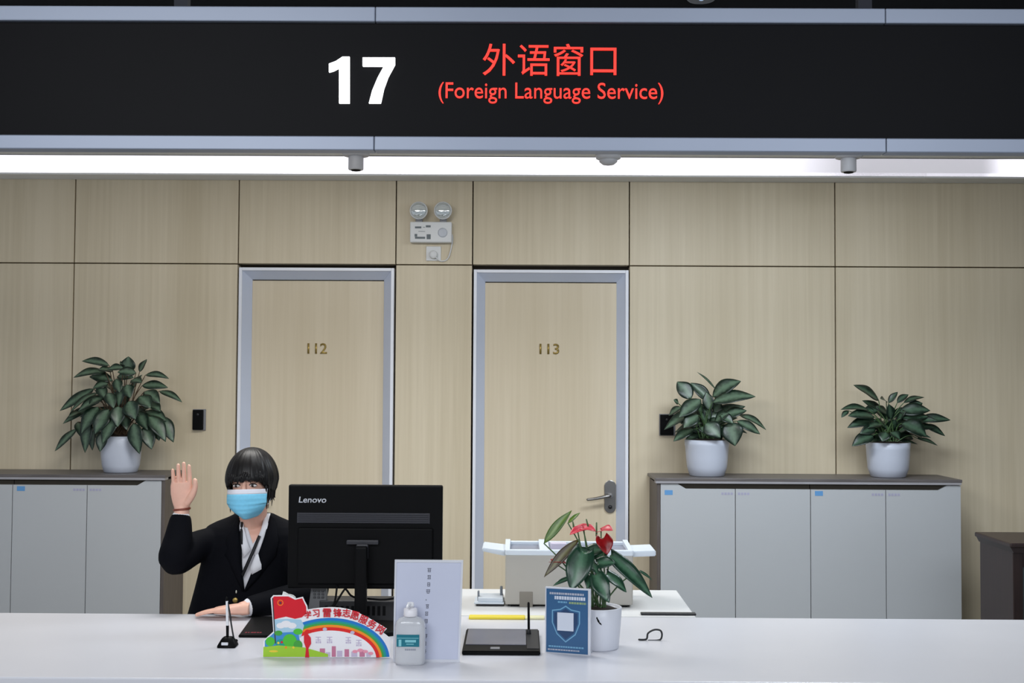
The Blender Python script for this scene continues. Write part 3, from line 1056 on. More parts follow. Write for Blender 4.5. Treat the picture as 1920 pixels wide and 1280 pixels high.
# inside of the arch: pale skyline and blossom
for k, (x, h, w) in enumerate(((760, 70, 60), (850, 110, 70), (930, 60, 60), (1010, 140, 54), (1080, 80, 70), (1180, 100, 60), (1270, 70, 80), (1380, 90, 70), (1470, 60, 60))):
    flat(bm, [(x, 975), (x, 975 - h), (x + w, 975 - h), (x + w, 975)], 2, ('lilac', 'rose')[k % 2])
for k, (x, y, r) in enumerate(((1320, 905, 36), (1390, 890, 40), (1460, 905, 34), (1530, 930, 34))):
    blob(bm, x, y, r, r * 0.6, 3 + 0.2 * k, 'pink', 12)
for x, y in ((830, 750), (980, 750), (1230, 755), (1370, 790)):
    for k, (u0, v0, u1, v1) in enumerate(((-36, -40, 36, -30), (-6, -28, 6, 46), (-36, -4, 36, 6), (-34, 20, -14, 44), (16, 18, 36, 44))):
        flat(bm, [(x + u0, y + v0), (x + u1, y + v0), (x + u1, y + v1), (x + u0, y + v1)], 2 + 0.2 * k, 'lilac')
# red ribbon
flat(bm, [(640, 690), (690, 670), (730, 720), (735, 800), (700, 860), (712, 980), (655, 980), (668, 860), (640, 780)], 6, 'red')
blob(bm, 690, 640, 40, 26, 6.5, 'scarlet', 12)
for t in (80, 96, 62):
    x = 985 + 640 * math.cos(math.radians(t)) * 1.0; y = 1005 - 400 * math.sin(math.radians(t))
    if t != 80: blob(bm, x, y, 30, 22, 5, 'lilac', 10)
obj('printed_picture', bm, [PR[n] for n in PN], bd)
bm = B()
for ch, x, y, an, s in (('学', 690, 412, 6, 92), ('习', 800, 396, 3, 92), ('雷', 945, 390, 0, 112), ('锋', 1088, 390, 0, 112), ('志', 1205, 392, -4, 104), ('愿', 1318, 425, -14, 112),
                        ('服', 1432, 480, -22, 112), ('务', 1546, 540, -28, 112), ('岗', 1660, 608, -33, 112)):
    for k, (gw, y0, bold) in enumerate(((1.0, YA - 0.0030, 0.022),)):
        t = text_bm(ch, 0.0)
        xs = [v.co.x for v in t.verts]; ys = [v.co.y for v in t.verts]
        mx, my = (min(xs) + max(xs)) / 2, (min(ys) + max(ys)) / 2
        sc = s / 7.11 * YA / FPX / max(max(xs) - min(xs), max(ys) - min(ys))
        rm = Matrix.Rotation(math.radians(an), 2)
        p = A(x, y)
        for v in t.verts:
            q = rm @ Vector(((v.co.x - mx) * sc, (v.co.y - my) * sc))
            v.co = Vector((p[0] + q.x, y0, p[1] + q.y))
        solid(t, 0.002)
        # heavier strokes: the same character again, shifted a hair
        for dx, dz_, dy_ in ((0, 0, 0), (0.0007, 0, 0.0003), (0, 0.0006, 0.0006)):
            t2 = t.copy()
            for v in t2.verts: v.co += Vector((dx, dy_, dz_))
            merge(bm, t2, 0)
        t.free()
obj('lettering', bm, PR['red'], o)

# ---- acrylic stand with a line of upright print
YT = 3.62
b0, b1, t0_, t1_ = P(737, 1238, YT), P(862, 1238, YT), P(739, 1049, YT), P(868, 1049, YT)
hgt = t0_.z - b0.z
o = thing('acrylic_stand', 'clear acrylic stand holding a white sheet with a column of small print', 'sign holder', ((b0.x + b1.x) / 2, YT, TOP))
lean = 0.022


def T(u, v, k=0.0):
    """point on the leaning sheet: u,v in 0..1, k towards the viewer"""
    xa_ = b0.x + (t0_.x - b0.x) * v; xb_ = b1.x + (t1_.x - b1.x) * v
    return Vector((xa_ + (xb_ - xa_) * u, YT + lean * v - k, TOP + hgt * v))


def tquad(bm, u0, v0, u1, v1, k0, k1, mi=0):
    ring_loft(bm, [[T(u0, v0, k0), T(u1, v0, k0), T(u1, v1, k0), T(u0, v1, k0)], [T(u0, v0, k1), T(u1, v0, k1), T(u1, v1, k1), T(u0, v1, k1)]], mi=mi)


ACR = M('clear acrylic edge', (232, 234, 242), 0.12, trans=0.25, var=0.0)
bm = B()
for q in ((0, 0, 1, 0.025), (0, 0.975, 1, 1), (0, 0.025, 0.028, 0.975), (0.972, 0.025, 1, 0.975)):
    tquad(bm, *q, -0.004, 0.004)
bmesh.ops.recalc_face_normals(bm, faces=bm.faces)
for f in bm.faces: f.smooth = False
obj('acrylic_frame', bm, ACR, o)
bm = B(); tquad(bm, 0.028, 0.025, 0.972, 0.975, -0.002, 0.002); bmesh.ops.recalc_face_normals(bm, faces=bm.faces)
for f in bm.faces: f.smooth = False
sh = obj('sheet', bm, M('pale blue white paper', (196, 200, 218), 0.3, var=0.02), o)
bm = B(); box(bm, b0.x + 0.01, b1.x - 0.01, YT, YT + 0.075, TOP, TOP + 0.004, 0.001, 1); obj('foot', bm, ACR, o)
bm = B()
random.seed(11)
rows = [(437, 150), (437, 232), (434, 318), (430, 400), None, (425, 574), (418, 660), (415, 745), None, (411, 920), (406, 1008), (403, 1098)]
dxu, dzv = 1 / 835.0, 1 / 1200.0


def glyph(bm, zx, zy, s, k=0.0028):
    u = (zx - 25) / 810; v = 1 - (zy - 30) / 1190
    for i in range(3):
        vv = v + (i - 1) * 0.016 * s
        ww = random.uniform(0.016, 0.03) * s
        tquad(bm, u - ww, vv - 0.0028, u + ww, vv + 0.0028, 0.0015, k)
    for i in range(2):
        uu = u + (i - 0.5) * random.uniform(0.02, 0.036) * s
        tquad(bm, uu - 0.0035, v - 0.018 * s, uu + 0.0035, v + 0.02 * s, 0.0015, k)


for r_ in rows:
    if r_: glyph(bm, r_[0], r_[1], 1.0)
for zx, zy in ((408, 500), (412, 830)):
    u = (zx - 25) / 810; v = 1 - (zy - 30) / 1190
    tquad(bm, u - 0.006, v - 0.004, u + 0.006, v + 0.006, 0.0015, 0.0028)
bmesh.ops.recalc_face_normals(bm, faces=bm.faces)
for f in bm.faces: f.smooth = False
obj('print', bm, M('grey ink', (104, 106, 120), 0.6), sh)

# ---- hand sanitiser
YH = 3.58
c = on(769, 1244); c = Vector((c.x, c.y, TOP))
o = thing('sanitizer_bottle', 'clear pump bottle with teal label in front of the acrylic stand', 'bottle', c)
sc = c.y / FPX


def sec(px_, h, k=0.62, n=3.2, seg=36):
    ring = []
    for j in range(seg):
        t = 2 * PI * j / seg
        cx_, sy_ = math.cos(t), math.sin(t)
        ring.append(c + Vector((px_ * sc * abs(cx_) ** (2 / n) * (1 if cx_ > 0 else -1), px_ * sc * k * abs(sy_) ** (2 / n) * (1 if sy_ > 0 else -1), h * sc)))
    return ring


bm = B(); ring_loft(bm, [sec(*q) for q in ((24, 0), (27, 2), (28, 6), (28, 60), (27.5, 72), (26, 79), (21, 84), (13, 87.5), (11, 90))])
bmesh.ops.recalc_face_normals(bm, faces=bm.faces)
CLR = M('cloudy clear bottle', (246, 247, 250), 0.15, trans=0.5, var=0.0)
bt = obj('bottle', bm, CLR, o)
bm = B(); ring_loft(bm, [sec(12.5, 88, 1.0, 2), sec(13, 90, 1.0, 2), sec(12.5, 102, 1.0, 2), sec(9, 103.5, 1.0, 2)])
ring_loft(bm, [sec(5, 103, 1.0, 2), sec(5, 107, 1.0, 2)])
bmesh.ops.recalc_face_normals(bm, faces=bm.faces)
pm = obj('pump_collar', bm, M('white pump plastic', (232, 230, 234), 0.35), o)
bm = B(); ring_loft(bm, [sec(6.5, 106, 1.0, 2), sec(7, 108, 1.0, 2), sec(6, 113, 1.0, 2), sec(3, 114, 1.0, 2)])
q = c + Vector((0, 0, 110.5 * sc)); tube(bm, [q, q + Vector((-0.004, -0.016, 0.001)), q + Vector((-0.007, -0.03, -0.004))], [0.006, 0.005, 0.004], 10)
bmesh.ops.recalc_face_normals(bm, faces=bm.faces)
obj('pump_head', bm, M('white pump plastic', (240, 240, 242), 0.3), pm)
bm = B()
fy = c.y - 28 * sc * 0.62
box(bm, c.x - 24 * sc, c.x + 18 * sc, fy - 0.0008, fy + 0.002, TOP + 35 * sc, TOP + 57 * sc, 0.0003, 1)
lb = obj('label', bm, M('teal label', (20, 112, 128), 0.4), o)
bm = B()
for u0, v0, u1, v1 in ((-23, 50.2, 17, 51.2), (-8, 43, 12, 47.5), (-20, 36, -15, 48), (-6, 39, 8, 40.5)):
    box(bm, c.x + u0 * sc, c.x + u1 * sc, fy - 0.0012, fy, TOP + v0 * sc, TOP + v1 * sc)
obj('print', bm, M('pale print', (130, 196, 204), 0.4), lb)
bm = B()
for k in range(6): box(bm, c.x + (-8 + 3.4 * k) * sc, c.x + (-5.6 + 3.4 * k) * sc, fy - 0.0006, fy + 0.001, TOP + 28 * sc, TOP + 31.5 * sc)
obj('print', bm, M('grey print on bottle', (140, 144, 156), 0.5), bt)

# ---- signature pad with its stylus
s0, s1 = on(866, 1228), on(1013, 1228)
yb = on(940, 1190).y
o = thing('signature_pad', 'flat black signature pad with upright stylus, between acrylic stand and blue card', 'signature pad', ((s0.x + s1.x) / 2, (s0.y + yb) / 2, TOP))
bm = B()
ring_loft(bm, [[Vector((s0.x, s0.y, TOP)), Vector((s1.x, s0.y, TOP)), Vector((s1.x, yb, TOP)), Vector((s0.x, yb, TOP))],
               [Vector((s0.x, s0.y, TOP + 0.013)), Vector((s1.x, s0.y, TOP + 0.013)), Vector((s1.x, yb, TOP + 0.02)), Vector((s0.x, yb, TOP + 0.02))]])
bmesh.ops.recalc_face_normals(bm, faces=bm.faces)
for f in bm.faces: f.smooth = False
bmesh.ops.bevel(bm, geom=list(bm.edges), offset=0.003, segments=2, affect='EDGES')
obj('body', bm, BLACKP, o)


def SP(u, v, h=0.0):
    return Vector((s0.x + (s1.x - s0.x) * u, s0.y + (yb - s0.y) * v, TOP + 0.0135 + 0.007 * v + h))


def slab(bm, u0, v0, u1, v1, h0, h1):
    ring_loft(bm, [[SP(u0, v0, h0), SP(u1, v0, h0), SP(u1, v1, h0), SP(u0, v1, h0)], [SP(u0, v0, h1), SP(u1, v0, h1), SP(u1, v1, h1), SP(u0, v1, h1)]])
    bmesh.ops.recalc_face_normals(bm, faces=bm.faces)
    for f in bm.faces: f.smooth = False


bm = B(); slab(bm, 0.03, 0.26, 0.82, 0.95, -0.001, 0.0012); obj('writing_screen', bm, M('grey glass screen', (104, 104, 116), 0.18), o)
bm = B(); slab(bm, 0.36, 0.08, 0.48, 0.16, -0.001, 0.0008); obj('badge', bm, GREYP, o)
bm = B(); slab(bm, 0.83, 0.1, 0.985, 0.95, -0.001, 0.001); obj('side_strip', bm, DARKP, o)
q = SP(0.86, 0.75)
top = P(991, 1130, q.y)
bm = B(); tube(bm, [q, Vector((top.x, q.y, top.z))], [0.0042, 0.0036], 12, 2); obj('stylus', bm, BLACKP, o)
bm = B(); tube(bm, [q + Vector((0, 0, -0.002)), q + Vector((0, 0, 0.012))], [0.008, 0.0065], 14, 2); obj('stylus_holder', bm, DARKP, o)

# ---- blue shield card, turned a little
w_, h_ = 0.130, 0.194
q = on(1063, 1226)
o = thing('display_card', 'small blue card with a shield outline in a clear stand before the flowering plant', 'display card', Vector((q.x, q.y, TOP)), rotz=-0.30)
CARD = [M('card ' + n, c_, 0.35, var=0.04) for n, c_ in (('blue', (46, 90, 132)), ('deep', (32, 62, 100)), ('outline', (112, 164, 196)), ('white', (206, 212, 224)), ('lime', (142, 164, 120)), ('pale', (176, 178, 190)))]


def cp(u, v):
    return ((u - 0.5) * w_, v * h_)


bm = B(); box(bm, -w_ / 2 - 0.004, w_ / 2 + 0.008, 0.0, 0.008, 0, h_ + 0.005, 0.001, 1); obj('acrylic_plate', bm, ACR, o, local=True)
bm = B(); box(bm, -w_ / 2, w_ / 2, 0.004, 0.07, 0, 0.004); obj('foot', bm, ACR, o, local=True)
bm = B(); box(bm, -w_ / 2, w_ / 2, -0.0012, 0.002, 0.003, h_, 0.0003, 1); cd = obj('card', bm, CARD[0], o, local=True)
bm = B()


def cq(u0, v0, u1, v1, mi, l=1, sl=0.0):
    a_, b_ = cp(u0, v0), cp(u1, v1)
    prism(bm, [(a_[0], a_[1]), (b_[0], a_[1] + sl), (b_[0], b_[1] + sl), (a_[0], b_[1])], -0.0012 - 0.0004 * l, 0.0, mi)


shield = lambda k: [cp(0.47 + (u - 0.47) * k, 0.47 + (v - 0.47) * k) for u, v in ((0.47, 0.74), (0.60, 0.685), (0.80, 0.665), (0.80, 0.48), (0.70, 0.31), (0.47, 0.19), (0.26, 0.31), (0.15, 0.48), (0.15, 0.665), (0.34, 0.685))]
prism(bm, shield(1.04), -0.0016, 0, 2)
prism(bm, shield(0.96), -0.0020, 0, 0)
prism(bm, shield(0.86), -0.0024, 0, 1)
cq(0.27, 0.36, 0.66, 0.64, 3, 4)
random.seed(3)
for v, u0, u1, hh, mi in ((0.93, 0.08, 0.9, 0.016, 5), (0.865, 0.2, 0.94, 0.026, 3), (0.80, 0.28, 0.5, 0.012, 2), (0.795, 0.55, 0.96, 0.016, 4), (0.11, 0.06, 0.9, 0.012, 2), (0.06, 0.04, 0.8, 0.010, 5)):
    u = u0
    while u < u1:
        ww = random.uniform(0.03, 0.06)
        cq(u, v - hh, min(u + ww, u1), v + hh, mi)
        u += ww + 0.012
obj('print', bm, CARD, cd, local=True)

# ---- cable loop standing on the counter
q = on(1222, 1200)
pts = [on(1198, 1201) + Vector((0, 0, 0.004)), on(1212, 1200) + Vector((0, 0, 0.004)), P(1215, 1187, q.y), P(1226, 1180.5, q.y), P(1237, 1181, q.y), P(1241, 1187, q.y), P(1240, 1196, q.y), P(1234, 1200, q.y), P(1216, 1200.5, q.y)]
bm = B(); tube(bm, pts, 0.0030, 10, 8)
o = obj('cable_loop', bm, DARKP); tag(o, 'short black cable loop standing on the counter right of the plant', 'cable')

# ================================================================ side desk: printer, papers
zd = TOP
YP = 4.53
PG = M('grey beige printer case', (176, 172, 164), 0.45, var=0.02)
PW = M('pale printer cover', (214, 222, 230), 0.4, var=0.02)
a, b = P(947, 1142, YP), P(1187, 1040, YP)
z0 = zd + 0.008
o = thing('printer', 'boxy beige printer with trays on both sides, behind the flowering plant', 'printer', ((a.x + b.x) / 2, YP + 0.13, zd))
bm = B(); box(bm, a.x, b.x, YP, YP + 0.27, z0, b.z, 0.006, 2); obj('case', bm, PG, o)
bm = B()
for xx in (a.x + 0.02, b.x - 0.05):
    for yy in (YP + 0.015, YP + 0.22): box(bm, xx, xx + 0.03, yy, yy + 0.03, zd, z0 + 0.002)
box(bm, a.x + 0.01, b.x - 0.01, YP + 0.02, YP + 0.25, zd + 0.002, z0 + 0.001)
obj('foot', bm, BLACKP, o)
zt_ = b.z + 0.002
bm = B()
# raised cover: front lip lower, side cheeks rising to the back
for x0_, x1_ in ((a.x - 0.002, a.x + 0.016), (P(1012, 1030, YP).x, P(1030, 1030, YP).x), (b.x - 0.016, b.x + 0.002)):
    t = bmesh.new()
    pr = [(YP + 0.004, b.z + 0.001), (YP + 0.004, b.z + 0.014), (YP + 0.2, zt_ + 0.018), (YP + 0.272, zt_ + 0.020), (YP + 0.270, b.z + 0.001)]
    l_ = [t.verts.new((x0_, p[0], p[1])) for p in pr]; r_ = [t.verts.new((x1_, p[0], p[1])) for p in pr]
    t.faces.new(l_); t.faces.new(r_[::-1])
    for k in range(5): t.faces.new((l_[k], r_[k], r_[(k + 1) % 5], l_[(k + 1) % 5]))
    bmesh.ops.recalc_face_normals(t, faces=t.faces)
    merge(bm, t)
box(bm, a.x, b.x, YP - 0.004, YP + 0.022, b.z - 0.004, b.z + 0.016, 0.004, 2)
box(bm, a.x, b.x, YP + 0.255, YP + 0.272, b.z, zt_ + 0.014, 0.003, 1)
obj('top_cover', bm, PW, o)
bm = B(); ring_loft(bm, [[Vector((a.x + 0.016, YP + 0.02, b.z + 0.002)), Vector((b.x - 0.016, YP + 0.02, b.z + 0.002)), Vector((b.x - 0.016, YP + 0.255, zt_ - 0.004)), Vector((a.x + 0.016, YP + 0.255, zt_ - 0.004))],
                         [Vector((a.x + 0.016, YP + 0.02, b.z + 0.005)), Vector((b.x - 0.016, YP + 0.02, b.z + 0.005)), Vector((b.x - 0.016, YP + 0.255, zt_)), Vector((a.x + 0.016, YP + 0.255, zt_))]])
for f in bm.faces: f.smooth = False
obj('paper_slot', bm, M('grey paper slot', (134, 138, 152), 0.4), o)
c_, d_ = P(1032, 1030, YP + 0.12), P(1052, 1018, YP + 0.12)
bm = B(); box(bm, c_.x, c_.x + 0.06, YP + 0.10, YP + 0.15, zt_ - 0.004, zt_ + 0.026, 0.003); obj('control_panel', bm, M('lilac control panel', (206, 198, 214), 0.4), o)
for s, x0_, xt in ((-1, a.x, P(905, 1035, YP + 0.1).x), (1, b.x, P(1226, 1037, YP + 0.1).x)):
    t = bmesh.new()
    pr = [(x0_, b.z - 0.012), (x0_, b.z + 0.008), (xt, b.z + (0.018 if s < 0 else 0.012)), (xt, b.z + (0.006 if s < 0 else -0.008))]
    bm = B()
    l_ = [t.verts.new((p[0], YP + 0.03, p[1])) for p in pr]; r_ = [t.verts.new((p[0], YP + 0.22, p[1])) for p in pr]
    t.faces.new(l_); t.faces.new(r_[::-1])
    for k in range(4): t.faces.new((l_[k], r_[k], r_[(k + 1) % 4], l_[(k + 1) % 4]))
    bmesh.ops.recalc_face_normals(t, faces=t.faces)
    bmesh.ops.bevel(t, geom=list(t.edges), offset=0.003, segments=2, affect='EDGES')
    merge(bm, t); obj('paper_tray', bm, PW, o)
c_, d_ = P(974, 1139, YP), P(999, 1109, YP)
bm = B(); box(bm, c_.x, d_.x, YP - 0.002, YP + 0.003, c_.z, d_.z, 0.001, 1); obj('latch_plate', bm, M('taupe plate', (134, 128, 118), 0.5), o)

# paper punch / box left of the printer
a, b = on(893, 1136, zd), on(945, 1136, zd)
o = thing('paper_stack', 'low white stack of paper on a dark tray, left of the printer', 'paper stack', ((a.x + b.x) / 2, a.y + 0.06, zd))
bm = B(); box(bm, a.x, b.x, a.y, a.y + 0.12, zd, zd + 0.008, 0.002, 1); obj('tray', bm, DARKP, o)
bm = B(); box(bm, a.x - 0.008, b.x, a.y - 0.004, a.y + 0.12, zd + 0.008, zd + 0.014, 0.001, 1); box(bm, a.x + 0.006, b.x - 0.004, a.y + 0.004, a.y + 0.11, zd + 0.014, zd + 0.03, 0.002, 1); obj('paper', bm, M('white copy paper', (216, 224, 232), 0.5, var=0.02), o)
for q in ((a.x + 0.003, a.x + 0.010, a.y + 0.03, a.y + 0.05, zd + 0.012, zd + 0.05), (b.x - 0.016, b.x - 0.006, a.y + 0.06, a.y + 0.08, zd + 0.012, zd + 0.062)):
    bm = B(); box(bm, *q, 0.002, 1); obj('paper_guide', bm, M('grey guide', (128, 134, 142), 0.4), o)

# yellow boxed strip on the back edge of the counter
a, b = on(879, 1161), on(1021, 1161)
o = thing('yellow_strip', 'long flat yellow strip lying on the counter in front of the printer', 'strip', ((a.x + b.x) / 2, a.y + 0.02, TOP))
bm = B(); box(bm, a.x, a.x + (b.x - a.x) * 0.74, a.y, a.y + 0.045, TOP, TOP + 0.009, 0.002, 1); obj('strip', bm, M('yellow card', (232, 210, 60), 0.45), o)
bm = B(); box(bm, a.x + (b.x - a.x) * 0.74, b.x, a.y + 0.002, a.y + 0.045, TOP, TOP + 0.008, 0.002, 1); obj('end_cap', bm, M('pale yellow card', (226, 222, 178), 0.45), o)


# ================================================================ plants
LEAFG = leafmat('variegated green leaf', (15, 36, 24), (92, 116, 94), 0.62, 0.36)
LEAFD = leafmat('deep green leaf', (13, 32, 22), (66, 92, 72), 0.55, 0.34)
POTW = M('white glazed pot', (200, 206, 220), 0.3, var=0.03, scale=6)
SOIL = M('dark potting soil', (42, 32, 26), 0.95, var=0.4, scale=60, bump=0.6)
STEM = M('green leaf stalk', (74, 104, 62), 0.45)
STEMB = M('brown stalk', (96, 74, 52), 0.6)


def potted(name, label, cat, group, Yp, rim, base, prof, conv, leaves, mat, seed, depth, ztop=None, stalk=None, fill=24):
    """rim/base: (x0, x1, y) of the pot in the photograph; leaves: blades drawn base -> tip"""
    random.seed(seed)
    a, b = at(rim[0], rim[2], Yp), at(rim[1], rim[2], Yp)
    cxp = (a.x + b.x) / 2
    r1 = (b.x - a.x) / 2
    c0, c1 = at(base[0], base[2], Yp), at(base[1], base[2], Yp)
    r0 = (c1.x - c0.x) / 2
    zt = a.z
    z0 = ztop
    o = thing(name, label, cat, Vector((cxp, Yp, z0)), group)
    H = zt - z0
    bm = B()
    pr = [(r0 * 0.9, 0.0), (r0, 0.004)] + [(r0 + (r1 - r0) * f + r1 * k, H * f) for f, k in prof] + [(r1, H), (r1 - 0.007, H + 0.001), (r1 - 0.010, H - 0.014)]
    lathe(bm, pr[:-1] + [(r1 - 0.009, H - 0.012)], (cxp, Yp, z0), 36)
    obj('pot', bm, POTW, o)
    bm = B(); lathe(bm, [(r1 - 0.011, H - 0.03), (r1 - 0.011, H - 0.002), (r1 * 0.5, H + 0.006), (0.004, H + 0.009)], (cxp, Yp, z0), 28)
    obj('soil', bm, SOIL, o)
    bm = B(); uvl = bm.loops.layers.uv.new('UVMap')
    bs = B()
    root = Vector((cxp, Yp, zt))
    # smaller inner leaves between the ones that stand out
    cx0, cy0 = (rim[0] + rim[1]) / 2, rim[2]
    own = list(leaves)
    for L in own[:fill]:
        u = random.uniform(0.35, 0.7)
        rx, ry = (cx0 - conv.ox) * conv.k, (cy0 - conv.oy) * conv.k
        bx, by = rx + (L[0] - rx) * u * 0.6, ry + (L[1] - ry) * u * 0.9
        tx, ty = rx + (L[2] - rx) * (u + 0.12), ry + (L[3] - ry) * (u + 0.1)
        leaves = leaves + [(bx, by, tx, ty, L[4] * 0.8, random.uniform(-0.02, 0.06), random.uniform(-0.03, 0.08))]
    for L in leaves:
        bx, by, tx, ty, w = L[:5]
        db = L[5] if len(L) > 5 else None
        dt = L[6] if len(L) > 6 else None
        if db is None:
            db = random.uniform(-0.5, 0.15) * depth
        if dt is None:
            dt = db - random.uniform(0.0, 0.5) * depth
        yb = min(Yp + db, 7.13); yt_ = min(Yp + dt, 7.13)
        pb = at(*conv(bx, by), yb); pt = at(*conv(tx, ty), yt_)
        ww = w / conv.k * Yp / FPX * 1.16
        fl = (pb - pt).length
        leaf(bm, uvl, pb, pt, ww, up=random.uniform(0.04, 0.14), out=(random.uniform(-0.3, 0.3), -1, 0), fold=random.uniform(0.05, 0.25), curl=random.uniform(0.02, 0.1), twist=random.uniform(-0.25, 0.25))
        q = root + Vector((random.uniform(-0.3, 0.3) * r1, random.uniform(-0.3, 0.3) * r1, 0))
        mid = q.lerp(pb, 0.6) + Vector((0, 0, 0.025))
        mid.y = max(min(mid.y, 7.12), Yp - depth)
        tube(bs, [q, mid, pb], [0.0035, 0.003, 0.0022], 6, 4)
    f = obj('foliage', bm, mat, o)
    md = f.modifiers.new('s', 'SOLIDIFY'); md.thickness = 0.0008
    obj('stalks', bs, stalk or STEM, o)
    return o, root


class Conv:
    def __init__(s, ox, oy, k):
        s.ox, s.oy, s.k = ox, oy, k

    def __call__(s, x, y):
        return s.ox + x / s.k, s.oy + y / s.k


ZTL = ZT
# big plant on the left cabinet
L1 = [(570, 205, 335, 168, 38, 0, -.05), (540, 262, 262, 310, 46, -.02, -.08), (600, 335, 400, 300, 42), (690, 225, 555, 240, 34), (730, 270, 735, 128, 58, 0, 0), (830, 262, 892, 152, 36, 0, .02),
      (800, 270, 640, 262, 40), (880, 288, 1082, 318, 30, 0, -.02), (850, 380, 1075, 395, 40, 0, .02), (1000, 425, 1195, 520, 32, 0, -.03), (440, 405, 145, 595, 42, 0, -.06), (480, 440, 235, 610, 36, -.03, -.1),
      (540, 470, 300, 600, 50, -.06, -.12), (430, 560, 172, 705, 40, 0, -.05), (290, 750, 103, 940, 40, -.02, -.06), (380, 610, 240, 640, 40), (390, 640, 362, 955, 48, -.06, -.1), (480, 560, 330, 790, 58, -.08, -.13),
      (570, 580, 445, 795, 62, -.12, -.17), (630, 640, 510, 880, 58, -.14, -.19), (520, 770, 490, 945, 42, -.12, -.14), (440, 760, 425, 935, 36), (650, 555, 640, 735, 58, -.14, -.18), (690, 380, 650, 560, 40, -.08, -.12),
      (630, 320, 660, 440, 38, -.08, -.12), (720, 370, 750, 485, 46, -.1, -.14), (740, 510, 795, 670, 62, -.14, -.18), (830, 470, 925, 570, 58, -.1, -.15), (870, 430, 1005, 530, 52, -.05, -.1), (800, 560, 850, 660, 46),
      (880, 600, 1062, 680, 52, -.04, -.08), (910, 640, 1055, 860, 58, -.1, -.14), (1000, 640, 1122, 865, 56, -.06, -.09), (780, 700, 830, 965, 62, -.14, -.17), (880, 720, 935, 925, 56, -.1, -.14),
      (560, 440, 610, 575, 44, -.1, -.15), (480, 380, 540, 490, 42, -.05, -.1), (640, 300, 780, 310, 40), (560, 360, 430, 400, 40), (900, 520, 1010, 600, 46), (480, 500, 400, 560, 40), (700, 640, 720, 760, 40, -.06, -.1),
      (330, 600, 220, 650, 34), (600, 250, 480, 240, 36), (760, 330, 850, 350, 40), (520, 620, 420, 700, 44), (960, 700, 1000, 850, 44), (700, 200, 660, 190, 30), (300, 690, 330, 820, 34), (820, 600, 900, 760, 50)]
potted('potted_plant', 'large bushy potted plant with drooping leaves on the left cabinet', 'potted plant', 'potted plants on the cabinets', 6.98,
       (193, 262, 817), (197, 258, 882), [(0.2, 0.08), (0.45, 0.11), (0.75, 0.10), (0.9, 0.06)], Conv(80, 640, 4.571), L1, LEAFG, 2, 0.15, ZT, STEMB)
# middle plant
L2 = [(650, 320, 488, 170, 13, 0, 0), (620, 385, 865, 248, 62, 0, -.02), (620, 430, 990, 380, 64, -.05, -.08), (440, 400, 318, 252, 62, -.02, .02), (600, 420, 432, 262, 46, 0, .03), (520, 405, 330, 560, 60, -.08, -.13),
      (500, 490, 205, 665, 56, -.04, -.08), (350, 470, 245, 545, 38, 0, .02), (330, 440, 288, 408, 22), (500, 540, 372, 650, 58, -.1, -.14), (560, 610, 690, 735, 66, -.12, -.16), (530, 640, 560, 700, 44, -.1, -.14),
      (690, 540, 800, 612, 42, -.1, -.13), (720, 545, 915, 500, 46, -.05, -.06), (850, 540, 1080, 665, 36, -.03, -.05), (830, 590, 1030, 702, 44, -.08, -.1), (770, 600, 815, 805, 82, -.1, -.13), (460, 660, 285, 765, 46, -.06, -.09),
      (600, 500, 570, 340, 44, -.02, 0), (640, 520, 690, 420, 40, 0, .02), (560, 560, 480, 430, 44), (640, 600, 760, 520, 44), (440, 580, 300, 600, 46), (620, 640, 660, 560, 44), (700, 640, 720, 720, 46), (420, 640, 380, 730, 40)]
potted('potted_plant', 'middle potted plant in front of the card reader on the right cabinets', 'potted plant', 'potted plants on the cabinets', 6.97,
       (1284, 1367, 824), (1293, 1358, 891), [(0.25, 0.06), (0.5, 0.05), (0.8, 0.02), (0.86, 0.03)], Conv(1200, 660, 4.571), L2, LEAFG, 4, 0.14, ZT)
# right plant
L3 = [(530, 350, 296, 203, 62, 0, 0), (440, 440, 178, 432, 40, -.02, -.05), (250, 440, 185, 505, 22, -.04, -.06), (490, 500, 245, 490, 56, -.05, -.09), (600, 360, 545, 330, 30), (620, 370, 705, 268, 28, 0, 0), (700, 370, 805, 292, 30, 0, .02),
      (760, 370, 950, 318, 32, 0, .02), (720, 450, 1005, 440, 60, -.05, -.08), (800, 430, 935, 372, 46, 0, 0), (740, 510, 1000, 500, 48, -.06, -.08), (900, 520, 1192, 528, 42, -.03, -.05), (900, 540, 1072, 535, 30), (740, 560, 975, 685, 78, -.1, -.15),
      (950, 570, 1142, 675, 32, -.03, -.05), (880, 695, 1072, 762, 22, -.04, -.06), (500, 600, 355, 655, 42, -.08, -.11), (480, 670, 282, 770, 56, -.1, -.13), (540, 690, 490, 660, 36), (600, 640, 560, 725, 50, -.12, -.15), (640, 640, 725, 705, 54, -.12, -.15),
      (510, 530, 238, 600, 48, -.04, -.07), (560, 570, 430, 600, 44), (620, 480, 500, 400, 44), (640, 520, 620, 380, 44), (700, 540, 780, 440, 46), (600, 600, 480, 540, 46), (640, 620, 680, 520, 46), (700, 640, 830, 600, 46), (820, 640, 930, 700, 46),
      (520, 440, 380, 450, 44), (860, 600, 1050, 600, 34)]
potted('potted_plant', 'low wide potted plant at the right end of the right cabinets', 'potted plant', 'potted plants on the cabinets', 6.97,
       (1624, 1706, 829), (1634, 1698, 891), [(0.25, 0.08), (0.5, 0.06), (0.8, 0.02)], Conv(1540, 680, 4.924), L3, LEAFD, 6, 0.14, ZT)

